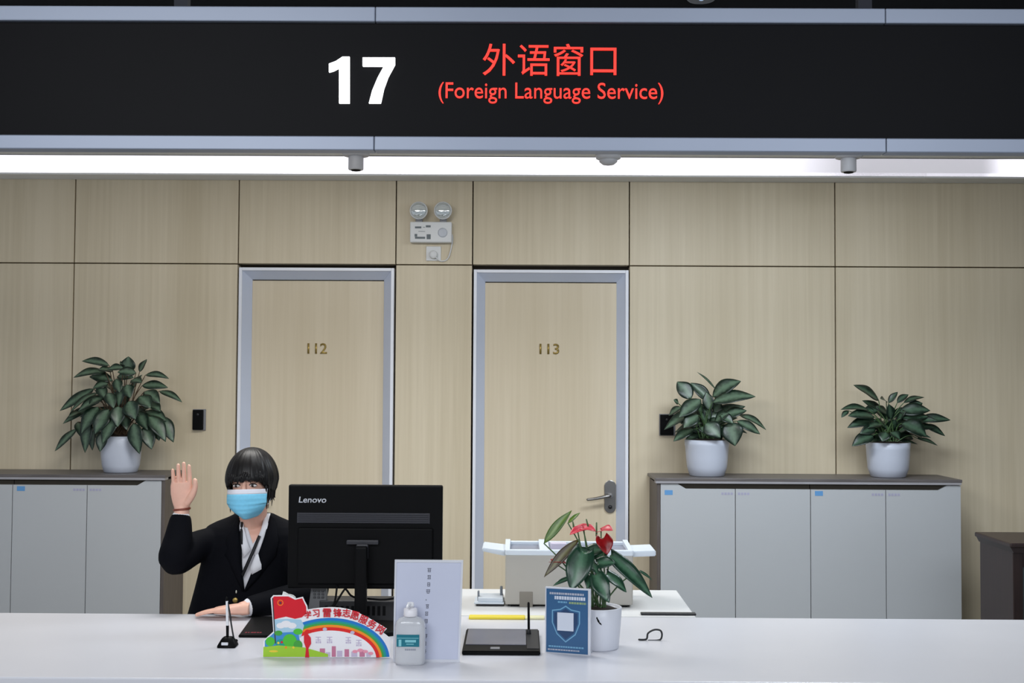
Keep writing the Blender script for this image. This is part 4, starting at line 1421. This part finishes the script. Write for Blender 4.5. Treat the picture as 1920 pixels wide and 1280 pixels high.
# flowering anthurium on the counter
YN = 3.83
cb = Conv(840, 920, 3.555)
rimL, rimR = at(1079, 1137, YN), at(1166, 1137, YN)
base = on(1122, 1222)
YN = base.y + 0.065
rimL, rimR = at(1079, 1137, YN), at(1166, 1137, YN)
cxp = (rimL.x + rimR.x) / 2; r1 = (rimR.x - rimL.x) / 2; zt = rimL.z
o = thing('anthurium', 'flowering potted plant with red blooms in a white pot behind the blue card', 'potted plant', Vector((cxp, YN, TOP)))
bm = B(); H = zt - TOP
lathe(bm, [(r1 * 0.84, 0), (r1 * 0.87, 0.004), (r1 * 0.96, H * 0.6), (r1, H), (r1 - 0.003, H + 0.002), (r1 - 0.006, H), (r1 - 0.008, H - 0.012)], (cxp, YN, TOP), 40)
pot = obj('pot', bm, M('white plastic pot', (214, 216, 224), 0.3, var=0.02), o)
bm = B(); lathe(bm, [(r1 - 0.009, H - 0.03), (r1 - 0.009, H - 0.008), (r1 * 0.5, H + 0.002), (0.004, H + 0.004)], (cxp, YN, TOP), 28); obj('soil', bm, SOIL, o)
bm = B()
p0 = at(1122, 1164, YN - r1 * 1.0)
for k, (du, dv, ln, an) in enumerate(((0, 0, 0.020, -1.1), (0.006, -0.008, 0.014, -0.9), (-0.004, 0.008, 0.010, -1.3), (0.034, -0.014, 0.008, -1.5))):
    c = p0 + Vector((du, 0.002 + abs(du) * 0.3, dv))
    tube(bm, [c - Vector((math.cos(an), 0, math.sin(an))) * ln * 0.5, c, c + Vector((math.cos(an), 0, math.sin(an))) * ln * 0.5], [0.001, 0.003, 0.0008], 8, 3)
obj('painted_leaves', bm, BLACKP, pot)
root = Vector((cxp, YN, zt))
LEAFA = leafmat('glossy anthurium leaf', (22, 56, 38), (74, 112, 86), 0.5, 0.28)
LEAFN = leafmat('young anthurium leaf', (66, 98, 30), (104, 134, 48), 0.5, 0.32)
DK = leafmat('reddish ageing leaf', (60, 46, 26), (96, 92, 44), 0.5, 0.36)
random.seed(9)


def aset(name, rows, mat, heart, label=None):
    bm = B(); uvl = bm.loops.layers.uv.new('UVMap')
    out = []
    for bx, by, tx, ty, w, db, dt in rows:
        pb, pt = at(*cb(bx, by), YN + db), at(*cb(tx, ty), YN + dt)
        leaf(bm, uvl, pb, pt, w / cb.k * YN / FPX, up=0.05, out=(0, -1, 0), fold=0.12, heart=heart, curl=0.05, twist=random.uniform(-0.3, 0.3))
        out.append(pb)
    f = obj(name, bm, mat, o, label=label)
    md = f.modifiers.new('s', 'SOLIDIFY'); md.thickness = 0.0008
    return out


bases = aset('foliage', [(905, 410, 820, 665, 88, -.05, -.09), (935, 450, 868, 372, 46, -.02, .0), (985, 450, 960, 365, 42, .01, .02), (985, 560, 1062, 735, 62, -.07, -.11), (1060, 555, 1190, 675, 52, -.03, -.05),
                         (1085, 430, 1362, 712, 60, -.02, -.03), (1000, 480, 1115, 480, 44, -.04, -.06), (950, 560, 930, 650, 40, -.05, -.08), (1010, 620, 1075, 745, 44, -.04, -.06), (1000, 420, 1060, 470, 44, 0, -.02),
                         (960, 480, 1000, 560, 40, -.04, -.07), (1280, 535, 1362, 595, 12, .01, .02), (940, 400, 1040, 390, 48, .01, .0), (815, 578, 700, 632, 18, -.01, -.02)], LEAFA, True)
bases += aset('young_leaf', [(640, 350, 825, 130, 34, .02, .03), (800, 215, 880, 145, 18, .02, .03)], LEAFN, False, 'bright green young leaves')
bases += aset('ageing_leaf', [(870, 325, 640, 575, 36, -.02, -.04)], DK, False, 'reddish brown ageing leaf')
bs = B()
for p in bases:
    q = root + Vector((random.uniform(-0.4, 0.4) * r1, random.uniform(-0.4, 0.3) * r1, -0.004))
    tube(bs, [q, q.lerp(p, 0.55) + Vector((0, 0, 0.02)), p], [0.0028, 0.0024, 0.002], 7, 4)
SPA = M('pink red spathe', (204, 48, 66), 0.35, var=0.2, scale=40)
SPD = M('dark red spathe', (140, 14, 18), 0.28, var=0.3, scale=60)
for bx, by, tx, ty, w, db, dt, m, lb in ((905, 255, 812, 292, 34, 0, -.03, SPA, 'pink-red bloom'), (900, 250, 985, 268, 36, .0, -.02, SPA, 'pink-red bloom'), (860, 250, 960, 240, 26, .02, .01, SPA, 'pink-red bloom'), (1020, 268, 1098, 262, 44, .0, -.03, SPA, 'pink-red bloom'),
                                      (1030, 318, 1062, 425, 58, -.03, -.05, SPD, 'dark red bloom'), (690, 470, 790, 482, 26, -.02, -.04, SPD, 'dark red bud')):
    bm = B(); uvl = bm.loops.layers.uv.new('UVMap')
    pb, pt = at(*cb(bx, by), YN + db), at(*cb(tx, ty), YN + dt)
    leaf(bm, uvl, pb, pt, w / cb.k * YN / FPX, up=0.12, out=(0, -0.5, 0), fold=0.3, heart=True, curl=0.05)
    f = obj('bloom', bm, m, o, label=lb)
    md = f.modifiers.new('s', 'SOLIDIFY'); md.thickness = 0.001
    q = root + Vector((random.uniform(-0.3, 0.3) * r1, random.uniform(-0.3, 0.3) * r1, -0.004))
    tube(bs, [q, q.lerp(pb, 0.55) + Vector((random.uniform(-0.01, 0.01), 0.01, 0.02)), pb], [0.0026, 0.0022, 0.002], 7, 4)
for x0, y0, x1, y1 in ((935, 240, 922, 190), (990, 300, 990, 212), (838, 240, 832, 205)):
    bm = B(); tube(bm, [at(*cb(x0, y0), YN), at(*cb(x1, y1), YN)], [0.0032, 0.002], 8, 2); obj('spadix', bm, STEM, o)
obj('stalks', bs, STEM, o)


# ================================================================ the woman at the counter
def skin(name, col, var=0.05, sss=0.08):
    m = M(name, col, 0.48, var=var, scale=30)
    b = m.node_tree.nodes['Principled BSDF']
    b.inputs['Subsurface Weight'].default_value = sss
    b.inputs['Subsurface Radius'].default_value = (0.02, 0.008, 0.004)
    return m


SKIN = skin('skin', (230, 180, 158))
JACK = M('dark navy suiting', (8, 9, 15), 0.8, spec=0.1, var=0.12, scale=220, bump=0.15)
SHIRT = M('white blouse', (232, 232, 236), 0.7, var=0.03)
HAIRM = M('black brown hair', (14, 11, 11), 0.42, spec=0.3, var=0.3, scale=60, stretch=(6, 6, 0.6))
YB = 4.56
who = thing('person', 'woman in dark navy blazer and blue face mask waving behind the counter', 'person', Vector((at(474, 1100, YB).x, YB, 0.0)))


def torso_rings(secs, inset=0.0, n=40, p=2.5):
    rings = []
    for py, hw, d, cxp, yc in secs:
        c = at(cxp, py, yc)
        a = hw * yc / FPX - inset
        dd = d - inset
        ring = []
        for k in range(n):
            t = 2 * PI * k / n
            cs, sn = math.cos(t), math.sin(t)
            ring.append(Vector((c.x + a * abs(cs) ** (2 / p) * (1 if cs > 0 else -1), yc + dd * abs(sn) ** (2 / p) * (1 if sn > 0 else -1), c.z)))
        rings.append(ring)
    return rings


SECS = [(962, 34, .056, 476, 4.585), (969, 48, .064, 476, 4.58), (977, 68, .074, 475, 4.575), (985, 83, .085, 474, 4.57), (998, 92, .097, 474, 4.565), (1020, 93, .108, 474, 4.56), (1050, 93, .116, 473, 4.56),
        (1080, 98, .118, 471, 4.56), (1115, 106, .122, 470, 4.56), (1155, 117, .130, 470, 4.56), (1220, 122, .14, 470, 4.57), (1280, 120, .15, 470, 4.58), (1300, 104, .14, 470, 4.58)]


def add_torso(bm, inset, lo=None, hi=None):
    s = [q for q in SECS if (lo is None or q[0] >= lo) and (hi is None or q[0] <= hi)]
    ring_loft(bm, torso_rings(s, inset))


# joints
SR, ER, WR = at(398, 1006, 4.57), at(330, 1046, 4.38), at(341, 952, 4.42)
SL, EL, WL = at(552, 1006, 4.57), at(586, 1120, 4.44), at(452, 1151, 4.265)
WL.z = TOP + 0.034
EL.z = TOP + 0.062
CR = at(339, 970, 4.415)            # cuff of the raised arm
CL = WL.lerp(EL, 0.12)


def hand(bm, w, d, n, t, k=1.0, curls=(0.1, 0.08, 0.08, 0.1), spread=0.10, thumb='side', arch=0.0):
    """palm, four unequal fingers and a thumb; d to the fingertips, n out of the palm, t towards the thumb"""
    d, n, t = Vector(d).normalized(), Vector(n).normalized(), Vector(t).normalized()
    pr = [(-0.03, .026, .021), (0.0, .026, .020), (0.022, .033, .019), (0.050, .0385, .0165), (0.076, .039, .0135), (0.090, .036, .011)]
    rings = []
    for l, a, b in pr:
        c = w + d * (l * k) - n * (arch * (l / 0.09) ** 2 * 0.0)
        ring = []
        for j in range(20):
            q = 2 * PI * j / 20
            cs, sn = math.cos(q), math.sin(q)
            ring.append(c + t * (a * k * cs) + n * (b * k * abs(sn) ** 0.9 * (1 if sn > 0 else -1)))
        rings.append(ring)
    ring_loft(bm, rings)
    for i, (off, L, r) in enumerate(((0.0288, 0.072, .0079), (0.0098, 0.077, .0081), (-0.0093, 0.074, .0079), (-0.0277, 0.061, .0071))):
        base = w + d * ((0.080 - 0.004 * abs(i - 1.2)) * k) + t * (off * k)
        dd = (d + t * (off * spread * 20 * 0.5)).normalized()
        pts = []
        for s in (0, 0.38, 0.70, 1.0):
            pts.append(base + dd * (L * k * s) + n * (curls[i] * L * k * s * s))
        tube(bm, pts, [r * k * 1.05, r * k, r * k * 0.93, r * k * 0.78], 12, 4)
    if thumb == 'side':
        tp = [w + d * (0.018 * k) + t * (0.018 * k) + n * (0.006 * k), w + d * (0.046 * k) + t * (0.040 * k) + n * (0.012 * k),
              w + d * (0.074 * k) + t * (0.0505 * k) + n * (0.013 * k), w + d * (0.098 * k) + t * (0.0500 * k) + n * (0.012 * k)]
    else:
        tp = [w + d * (0.018 * k) + t * (0.016 * k) + n * (0.004 * k), w + d * (0.046 * k) + t * (0.042 * k) + n * (0.006 * k),
              w + d * (0.074 * k) + t * (0.054 * k) + n * (0.008 * k), w + d * (0.100 * k) + t * (0.056 * k) + n * (0.008 * k)]
    tube(bm, tp, [.0145 * k, .0125 * k, .0098 * k, .0078 * k], 12, 4)


# ---- head, in its own frame: x right, y back, z up, then turned a little to her right
HC = at(473, 905, 4.50)
HR = Matrix.Rotation(math.radians(-5), 3, 'Z') @ Matrix.Rotation(math.radians(-2), 3, 'Y')
H = lambda x, y, z: HC + HR @ Vector((x, y, z))
HS = [(-.124, .014, -.080, -.045), (-.119, .026, -.092, -.02), (-.106, .037, -.098, .0), (-.088, .047, -.099, .03), (-.06, .057, -.097, .058), (-.03, .064, -.094, .076), (.0, .068, -.090, .086), (.03, .070, -.092, .091),
      (.06, .068, -.088, .090), (.085, .058, -.072, .078), (.103, .040, -.046, .055), (.113, .018, -.018, .026)]


def hring(z, hw, yf, yb, n=36):
    ring = []
    for k in range(n):
        t = 2 * PI * k / n
        cs, sn = math.cos(t), math.sin(t)
        y = (yb if sn > 0 else -yf) * abs(sn) ** 0.92 * (1 if sn > 0 else -1)
        ring.append(H(hw * abs(cs) ** 0.92 * (1 if cs > 0 else -1), y, z))
    return ring


bm = B()
ring_loft(bm, [hring(*s) for s in HS])
ellipsoid(bm, H(0, -.098, -.028), (.012, .017, .020))                # nose
tube(bm, [H(0, -.090, .012), H(0, -.104, -.020)], [.007, .010], 10, 3)
ellipsoid(bm, H(0, -.092, -.070), (.021, .012, .010))                # mouth, under the mask
for s in (-1, 1):
    ellipsoid(bm, H(s * .071, .012, -.020), (.009, .020, .030))      # ears
    tube(bm, [H(s * .014, -.094, .020), H(s * .032, -.092, .024), H(s * .052, -.080, .019)], [.006, .007, .005], 8, 4)   # brow ridge
# neck and chest
tube(bm, [H(0, .018, -.075), at(473, 985, 4.55), at(474, 1015, 4.56)], [.050, .050, .062], 28, 5)
add_torso(bm, 0.024)
# arms
tube(bm, [SR + Vector((.03, 0, 0)), SR.lerp(ER, 0.5), ER], [.045, .040, .036], 18, 5)
tube(bm, [ER, ER.lerp(WR, 0.4), WR], [.036, .036, .0235], 18, 5)
tube(bm, [SL - Vector((.03, 0, 0)), SL.lerp(EL, 0.5), EL], [.045, .040, .036], 18, 5)
tube(bm, [EL, EL.lerp(WL, 0.4), WL], [.036, .033, .0235], 18, 5)
hand(bm, WR, (-0.02, -0.04, 1), (0, -1, -0.03), (1, 0, 0.02), 1.03, curls=(0.10, 0.05, 0.06, 0.14), spread=0.01)
dl = Vector((at(352, 1166, 4.28).x - WL.x, 0.012, -0.014))
hand(bm, WL, dl, (0, -0.25, -1), (0, 1, -0.1), 1.02, curls=(0.14, 0.16, 0.16, 0.12), spread=0.03, thumb='flat')
# legs, seated under the counter
for s in (-1, 1):
    hx = who.location.x + s * 0.095
    tube(bm, [(hx, 4.60, 0.50), (hx + s * 0.03, 4.32, 0.50), (hx + s * 0.04, 4.10, 0.49), (hx + s * 0.04, 4.10, 0.30), (hx + s * 0.04, 4.12, 0.09)], [.085, .075, .058, .050, .036], 18, 5)
    tube(bm, [(hx + s * 0.04, 4.14, 0.045), (hx + s * 0.045, 4.02, 0.035), (hx + s * 0.045, 3.94, 0.03)], [.038, .038, .028], 14, 4)
t = baked(bm, 0.0023, 3, 0.4)
body = obj('body', t, SKIN, who)

# ---- clothes
# blazer with both sleeves, open in a V
bm = B()
add_torso(bm, 0.0)
tube(bm, [SR + Vector((.05, 0, -.015)), SR.lerp(ER, 0.45) + Vector((0, 0, -.004)), ER + Vector((-.002, 0, -.002)), ER.lerp(WR, 0.35), CR], [.062, .058, .058, .052, .0365], 26, 6)
tube(bm, [SL - Vector((.05, 0, .015)), SL.lerp(EL, 0.5), EL, EL.lerp(WL, 0.4), CL], [.062, .060, .056, .047, .036], 26, 6)
yv = 4.44
V = [at(447, 950, yv), at(506, 945, yv), at(487, 1035, yv), at(457, 1108, yv), at(452, 1060, yv), at(449, 1000, yv)]
cut = B(); prism(cut, [(p.x, p.z) for p in V], YB - 0.3, YB - 0.055)
V2 = [at(455, 935, yv), at(499, 935, yv), at(489, 995, yv), at(470, 1022, yv), at(458, 995, yv)]


def neckcut():
    c = B(); prism(c, [(p.x, p.z) for p in V2], YB - 0.3, YB + 0.005)
    return c


cufft = B(); tube(cufft, [CR + (ER - CR).normalized() * 0.014, CR + (CR - ER).normalized() * 0.06], [.0325, .0325], 20, 2)
cufft2 = B(); tube(cufft2, [CL + (EL - CL).normalized() * 0.014, CL + (CL - EL).normalized() * 0.06], [.032, .032], 20, 2)
jk = obj('blazer', baked(bm, 0.0052, 8, 0.5, [cut, neckcut(), cufft, cufft2]), JACK, who)
# lapels folded back along the opening
def chest_y(px_, py):
    """front of the blazer at this place"""
    for a, b in zip(SECS[:-1], SECS[1:]):
        if a[0] <= py <= b[0]:
            f = (py - a[0]) / (b[0] - a[0])
            hw, d, cx_, yc = [a[i] + (b[i] - a[i]) * f for i in (1, 2, 3, 4)]
            u = min(0.98, abs(px_ - cx_) / hw)
            return yc - d * (1 - u ** 2.5) ** (1 / 2.5)
    return 4.44


def strip(bm, pts_l, pts_r, lift, th=0.003):
    top = []
    for (x0, y0), (x1, y1) in zip(pts_l, pts_r):
        row = []
        for f in (0, 0.33, 0.67, 1):
            x, y = x0 + (x1 - x0) * f, y0 + (y1 - y0) * f
            row.append(at(x, y, chest_y(x, y) - lift - 0.003 * math.sin(PI * f)))
        top.append(row)
    back = [[p + Vector((0, th, 0)) for p in r] for r in top]
    rings = [r + b[::-1] for r, b in zip(top, back)]
    ring_loft(bm, rings)
    bmesh.ops.recalc_face_normals(bm, faces=bm.faces)


bm = B(); strip(bm, [(449, 970), (447, 1000), (450, 1050), (455, 1090), (457, 1108)], [(440, 974), (424, 1010), (420, 1040), (440, 1078), (454, 1108)], 0.004); obj('lapel', bm, JACK, jk)
bm = B(); strip(bm, [(506, 966), (496, 1005), (480, 1050), (465, 1090), (457, 1108)], [(516, 972), (522, 1012), (516, 1042), (484, 1084), (461, 1108)], 0.004); obj('lapel', bm, JACK, jk)
bm = B(); c = at(441, 1125, chest_y(441, 1125) - 0.003); ellipsoid(bm, c, (.010, .004, .010), 20, 10); obj('button', bm, GOLD, jk)
bm = B(); c = at(443, 1109, chest_y(443, 1109) - 0.003); ellipsoid(bm, c, (.0028, .003, .006), 12, 8); obj('pin', bm, M('pale pin', (206, 204, 190), 0.4), jk)
# blouse, cut to a smaller V at the neck
bm = B(); add_torso(bm, 0.0135, 962, 1155)
sh = obj('blouse', baked(bm, 0.0052, 6, 0.5, [neckcut()]), SHIRT, who)
bm = B(); strip(bm, [(449, 966), (449, 990), (452, 1020), (456, 1046)], [(457, 964), (457, 990), (463, 1014), (470, 1030)], -0.004); obj('collar', bm, SHIRT, sh)
bm = B(); strip(bm, [(497, 962), (490, 990), (481, 1014), (470, 1034)], [(507, 962), (502, 985), (495, 1012), (485, 1046)], -0.004); obj('collar', bm, SHIRT, sh)
for q, w_, r in ((CR, WR, .0330), (CL, WL, .0320)):
    dn = (w_ - q).normalized()
    bm = B(); tube(bm, [q - dn * 0.012, q + dn * 0.006], [r, r - 0.001], 22, 2); obj('shirt_cuff', bm, SHIRT, sh)
bm = B(); strip(bm, [(479, 1040), (474, 1052), (470, 1064), (472, 1077)], [(484, 1038), (487, 1050), (490, 1058), (490, 1067)], 0.012); obj('scarf_end', bm, SHIRT, sh)
BLK = M('black ribbon', (14, 14, 18), 0.6)
bm = B()
strip(bm, [(451, 978), (450, 1000), (451, 1020)], [(456, 978), (455, 1000), (455, 1020)], -0.001, 0.0015)
strip(bm, [(484, 1003), (470, 1036), (452, 1076)], [(489, 1005), (475, 1039), (456, 1082)], 0.006, 0.0015)
obj('lanyard', bm, BLK, who)
# bracelet
bm = B()
rb = []
for k in range(28):
    a = 2 * PI * k / 28
    rb.append(WR + Vector((0.0290 * math.cos(a), 0.0262 * math.sin(a), -0.004 + 0.003 * math.cos(a))))
rings = []
for k in range(28):
    c = rb[k]; o_ = (c - WR).normalized()
    rings.append([c + o_ * (0.003 * math.cos(b)) + Vector((0, 0, 0.0042 * math.sin(b))) for b in [2 * PI * j / 8 for j in range(8)]])
rings.append(rings[0])
ring_loft(bm, rings, cap=False)
bmesh.ops.remove_doubles(bm, verts=bm.verts, dist=1e-6)
obj('bracelet', bm, M('red brown bracelet', (122, 58, 40), 0.4), who)
# trousers and shoes
bm = B()
ring_loft(bm, torso_rings([(1255, 123, .15, 470, 4.58), (1285, 122, .155, 470, 4.58), (1302, 106, .14, 470, 4.58)], 0.0))
for s in (-1, 1):
    hx = who.location.x + s * 0.095
    tube(bm, [(hx, 4.60, 0.50), (hx + s * 0.03, 4.32, 0.50), (hx + s * 0.04, 4.095, 0.488), (hx + s * 0.04, 4.10, 0.30), (hx + s * 0.04, 4.12, 0.12)], [.094, .085, .068, .062, .056], 18, 5)
obj('trousers', baked(bm, 0.008, 4), JACK, who)
for s in (-1, 1):
    hx = who.location.x + s * 0.135
    bm = B(); tube(bm, [(hx, 4.16, 0.042), (hx, 4.04, 0.042), (hx, 3.92, 0.034)], [.042, .043, .032], 16, 4)
    for v in bm.verts: v.co.z = max(v.co.z, 0.001)
    obj('shoe', bm, BLACKP, who)

# ---- eyes
EYEW = M('eye white', (226, 220, 216), 0.2)
IRIS = M('dark brown iris', (34, 20, 14), 0.15)
for s in (-1, 1):
    c = Vector((s * .0305, -.0865, -.003))
    bm = B(); ellipsoid(bm, H(*c), (.0135, .0068, .0058), 20, 12); e_ = obj('eye', bm, EYEW, who)
    bm = B(); ellipsoid(bm, H(c.x - 0.001, c.y - .0046, c.z), (.0056, .0030, .0056), 16, 10); obj('iris', bm, IRIS, e_)
    bm = B(); tube(bm, [H(c.x - .0145, c.y - .0015, c.z + .0012), H(c.x - .006, c.y - .0065, c.z + .0062), H(c.x + .006, c.y - .0065, c.z + .0062), H(c.x + .0145, c.y - .0015, c.z + .0012)], [.0012, .0018, .0018, .0014], 8, 5); obj('eyelash', bm, HAIRM, e_)
    bm = B(); tube(bm, [H(s * .014, -.0985, .0215), H(s * .032, -.0985, .0265), H(s * .050, -.0865, .021)], [.0022, .0026, .0014], 8, 5, flat=((0, 1, 0), 0.5)); obj('eyebrow', bm, HAIRM, who)

# ---- mask
MASK = M('light blue mask fabric', (128, 208, 240), 0.75, var=0.04, scale=120, bump=0.1)
MASKW = M('white mask band', (226, 226, 234), 0.75, var=0.03)
NU, NV = 36, 26
rows = []
for j in range(NV + 1):
    v = j / NV
    z = -.014 - .110 * v
    wdt = .0745 * (1 - 0.02 * v) if v < 0.45 else .0745 * (0.99 - 0.62 * ((v - 0.45) / 0.55) ** 2.1)
    bulge = .112 + .018 * math.sin(PI * min(1, v * 0.9 + 0.1)) - .022 * max(0, v - 0.75) / 0.25
    pl = sum(.0042 * math.exp(-((v - p) / 0.035) ** 2) for p in (0.40, 0.56, 0.72))
    row = []
    for i in range(NU + 1):
        u = i / NU * 2 - 1
        y = -bulge + .060 * (abs(u) ** 2.3) + pl * (1 - abs(u) ** 3)
        zz = z + .006 * (abs(u) ** 2) * (1 if v > 0.5 else 0) - (.004 * abs(u) ** 2 if v < 0.3 else 0)
        row.append(H(u * wdt, y, zz))
    rows.append(row)


def sheet(j0, j1):
    b_ = B()
    vs = [[b_.verts.new(p) for p in r] for r in rows[j0:j1 + 1]]
    for a, b in zip(vs[:-1], vs[1:]):
        for i in range(NU):
            f = b_.faces.new((a[i], b[i], b[i + 1], a[i + 1])); f.smooth = True
    return b_


mk = obj('face_mask', sheet(4, NV), MASK, who)
md = mk.modifiers.new('s', 'SOLIDIFY'); md.thickness = 0.0015; md.offset = -1
mb_ = obj('nose_band', sheet(0, 4), MASKW, mk)
md = mb_.modifiers.new('s', 'SOLIDIFY'); md.thickness = 0.0018; md.offset = -1
for s in (-1, 1):
    for z0, z1 in ((-.020, .0), (-.075, -.04)):
        bm = B(); tube(bm, [H(s * .0725, -.056, z0), H(s * .0735, -.02, (z0 + z1) / 2), H(s * .070, .020, z1)], .0012, 6, 4); obj('ear_loop', bm, MASKW, mk)

# ---- hair: cap with a fringe, side locks and a tied tail at the back
bm = B()
NT, NS = 120, 22
random.seed(21)
jag = [random.uniform(-1, 1) for _ in range(NT)]


def hair_low(th):
    d = abs(math.degrees(math.atan2(math.sin(th), math.cos(th))))       # 0 at the front
    if d < 34: return .014
    if d < 52: return .014 - (d - 34) / 18 * .020
    if d < 75: return -.006 - (d - 52) / 23 * .018
    if d < 120: return -.028
    return -.060


hrows = []
for k in range(NT):
    th = 2 * PI * k / NT
    zl = hair_low(th) + .006 * jag[k]
    col = []
    for j in range(NS + 1):
        s = j / NS
        ph = s * PI * 0.5
        z = .131 * math.cos(ph) + zl * (1 - math.cos(ph)) * 1.0 if s < 1 else zl
        zz = max(z, -.09)
        # radius profile of the hair shell at this height
        q = max(0.0, 1 - (max(zz, 0.012) - .012) ** 2 / (.119 ** 2)) ** 0.5
        low = max(0.0, .012 - zz)
        rx = .0935 * q - .26 * low
        ry_f, ry_b = .108 * q + .02 * low, .104 * q - .25 * low
        g_ = .0022 * math.sin(37 * th + 4 * jag[k]) * s + .0016 * jag[k] * s
        cs, sn = math.sin(th), -math.cos(th)                             # th 0 looks to the front (-y)
        x = (rx + g_) * abs(cs) ** 0.95 * (1 if cs > 0 else -1)
        y = ((ry_f if sn < 0 else ry_b) + g_) * abs(sn) ** 0.95 * (1 if sn > 0 else -1)
        col.append(Vector((x, y, zz)))
    hrows.append(col)
vs = [[bm.verts.new(H(*p)) for p in c] for c in hrows]
for k in range(NT):
    a, b = vs[k], vs[(k + 1) % NT]
    for j in range(NS):
        f = bm.faces.new((a[j], a[j + 1], b[j + 1], b[j])); f.smooth = True
bmesh.ops.remove_doubles(bm, verts=bm.verts, dist=1e-5)
bmesh.ops.recalc_face_normals(bm, faces=bm.faces)
hr = obj('hair', bm, HAIRM, who)
md = hr.modifiers.new('s', 'SOLIDIFY'); md.thickness = 0.010; md.offset = -1
# fringe and side locks, strand by strand
bm = B()
for k in range(34):
    u = -1 + 2 * k / 33 + random.uniform(-0.03, 0.03)
    zt_h = .050 + random.uniform(-.008, .008)
    zb_h = .010 + random.uniform(-.006, .010) + (.014 if 0.0 < u < 0.35 else 0)
    x0, x1 = u * .062, u * .068

    def yf(x, z):
        q = max(0.05, 1 - (max(z, .012) - .012) ** 2 / (.119 ** 2)) ** 0.5
        return -.108 * q * max(0.05, 1 - (abs(x) / (.0935 * q)) ** 2.0) ** 0.5
    zm = (zt_h + zb_h) / 2
    tube(bm, [H(x0, yf(x0, zt_h) + .016, zt_h), H(x0 * 1.04, yf(x0, zm) + .001, zm), H(x1 + random.uniform(-.003, .003), yf(x1, zb_h) - .001, zb_h)], [.0045, .0045, .0012], 7, 4, flat=((0, 1, 0), 0.6))
obj('fringe', bm, HAIRM, hr)
for s, n_, low, xx in ((-1, 6, -.105, .079), (1, 9, -.108, .083)):
    bm = B()
    for k in range(n_):
        f = k / n_
        y = -.062 + .075 * f + random.uniform(-.004, .004)
        zl = low + random.uniform(0, .06) * (0.3 + f)
        xo = xx + random.uniform(-.004, .003) - .010 * (1 - f)
        tube(bm, [H(s * (xo - .006), y + .012, .045), H(s * (xo + .001), y + .002, -.005), H(s * (xo - .001), y, -.05), H(s * (xo - .004 + random.uniform(-.004, .006)), y + .004, zl)], [.0060, .0050, .0028, .0008], 7, 4)
    obj('side_lock', bm, HAIRM, hr)
bm = B(); tube(bm, [H(0, .086, .0), H(0, .108, -.02), H(0, .112, -.08), H(0, .10, -.14)], [.022, .022, .018, .006], 14, 5); obj('ponytail', bm, HAIRM, hr)

# ---- chair under her, hidden by the counter
o = thing('office_chair', 'dark office chair carrying the woman behind the counter', 'chair', Vector((who.location.x, 4.62, 0)))
CH = M('charcoal chair fabric', (40, 41, 45), 0.85)
cx_ = who.location.x
bm = B(); box(bm, cx_ - 0.23, cx_ + 0.23, 4.36, 4.80, 0.345, 0.40, 0.02, 3); obj('seat', bm, CH, o)
bm = B(); box(bm, cx_ - 0.17, cx_ + 0.17, 4.79, 4.825, 0.52, 0.88, 0.015, 3); obj('backrest', bm, CH, o)
bm = B(); tube(bm, [(cx_, 4.68, 0.35), (cx_, 4.83, 0.37), (cx_, 4.84, 0.60)], 0.016, 10); obj('back_bracket', bm, BLACKP, o)
bm = B(); tube(bm, [(cx_, 4.58, 0.08), (cx_, 4.58, 0.35)], 0.026, 14, 2); obj('column', bm, BLACKP, o)
for k in range(5):
    a = 2 * PI * k / 5 + 0.3
    bm = B(); e_ = Vector((cx_ + 0.26 * math.cos(a), 4.58 + 0.26 * math.sin(a), 0.065)); tube(bm, [(cx_, 4.58, 0.095), e_], [0.02, 0.014], 10, 2); l = obj('leg', bm, BLACKP, o)
    bm = B(); lathe(bm, [(0.02, -0.012), (0.026, -0.008), (0.026, 0.008), (0.02, 0.012)], (e_.x, e_.y, 0.0265), 16, 'x'); obj('caster', bm, BLACKP, l)
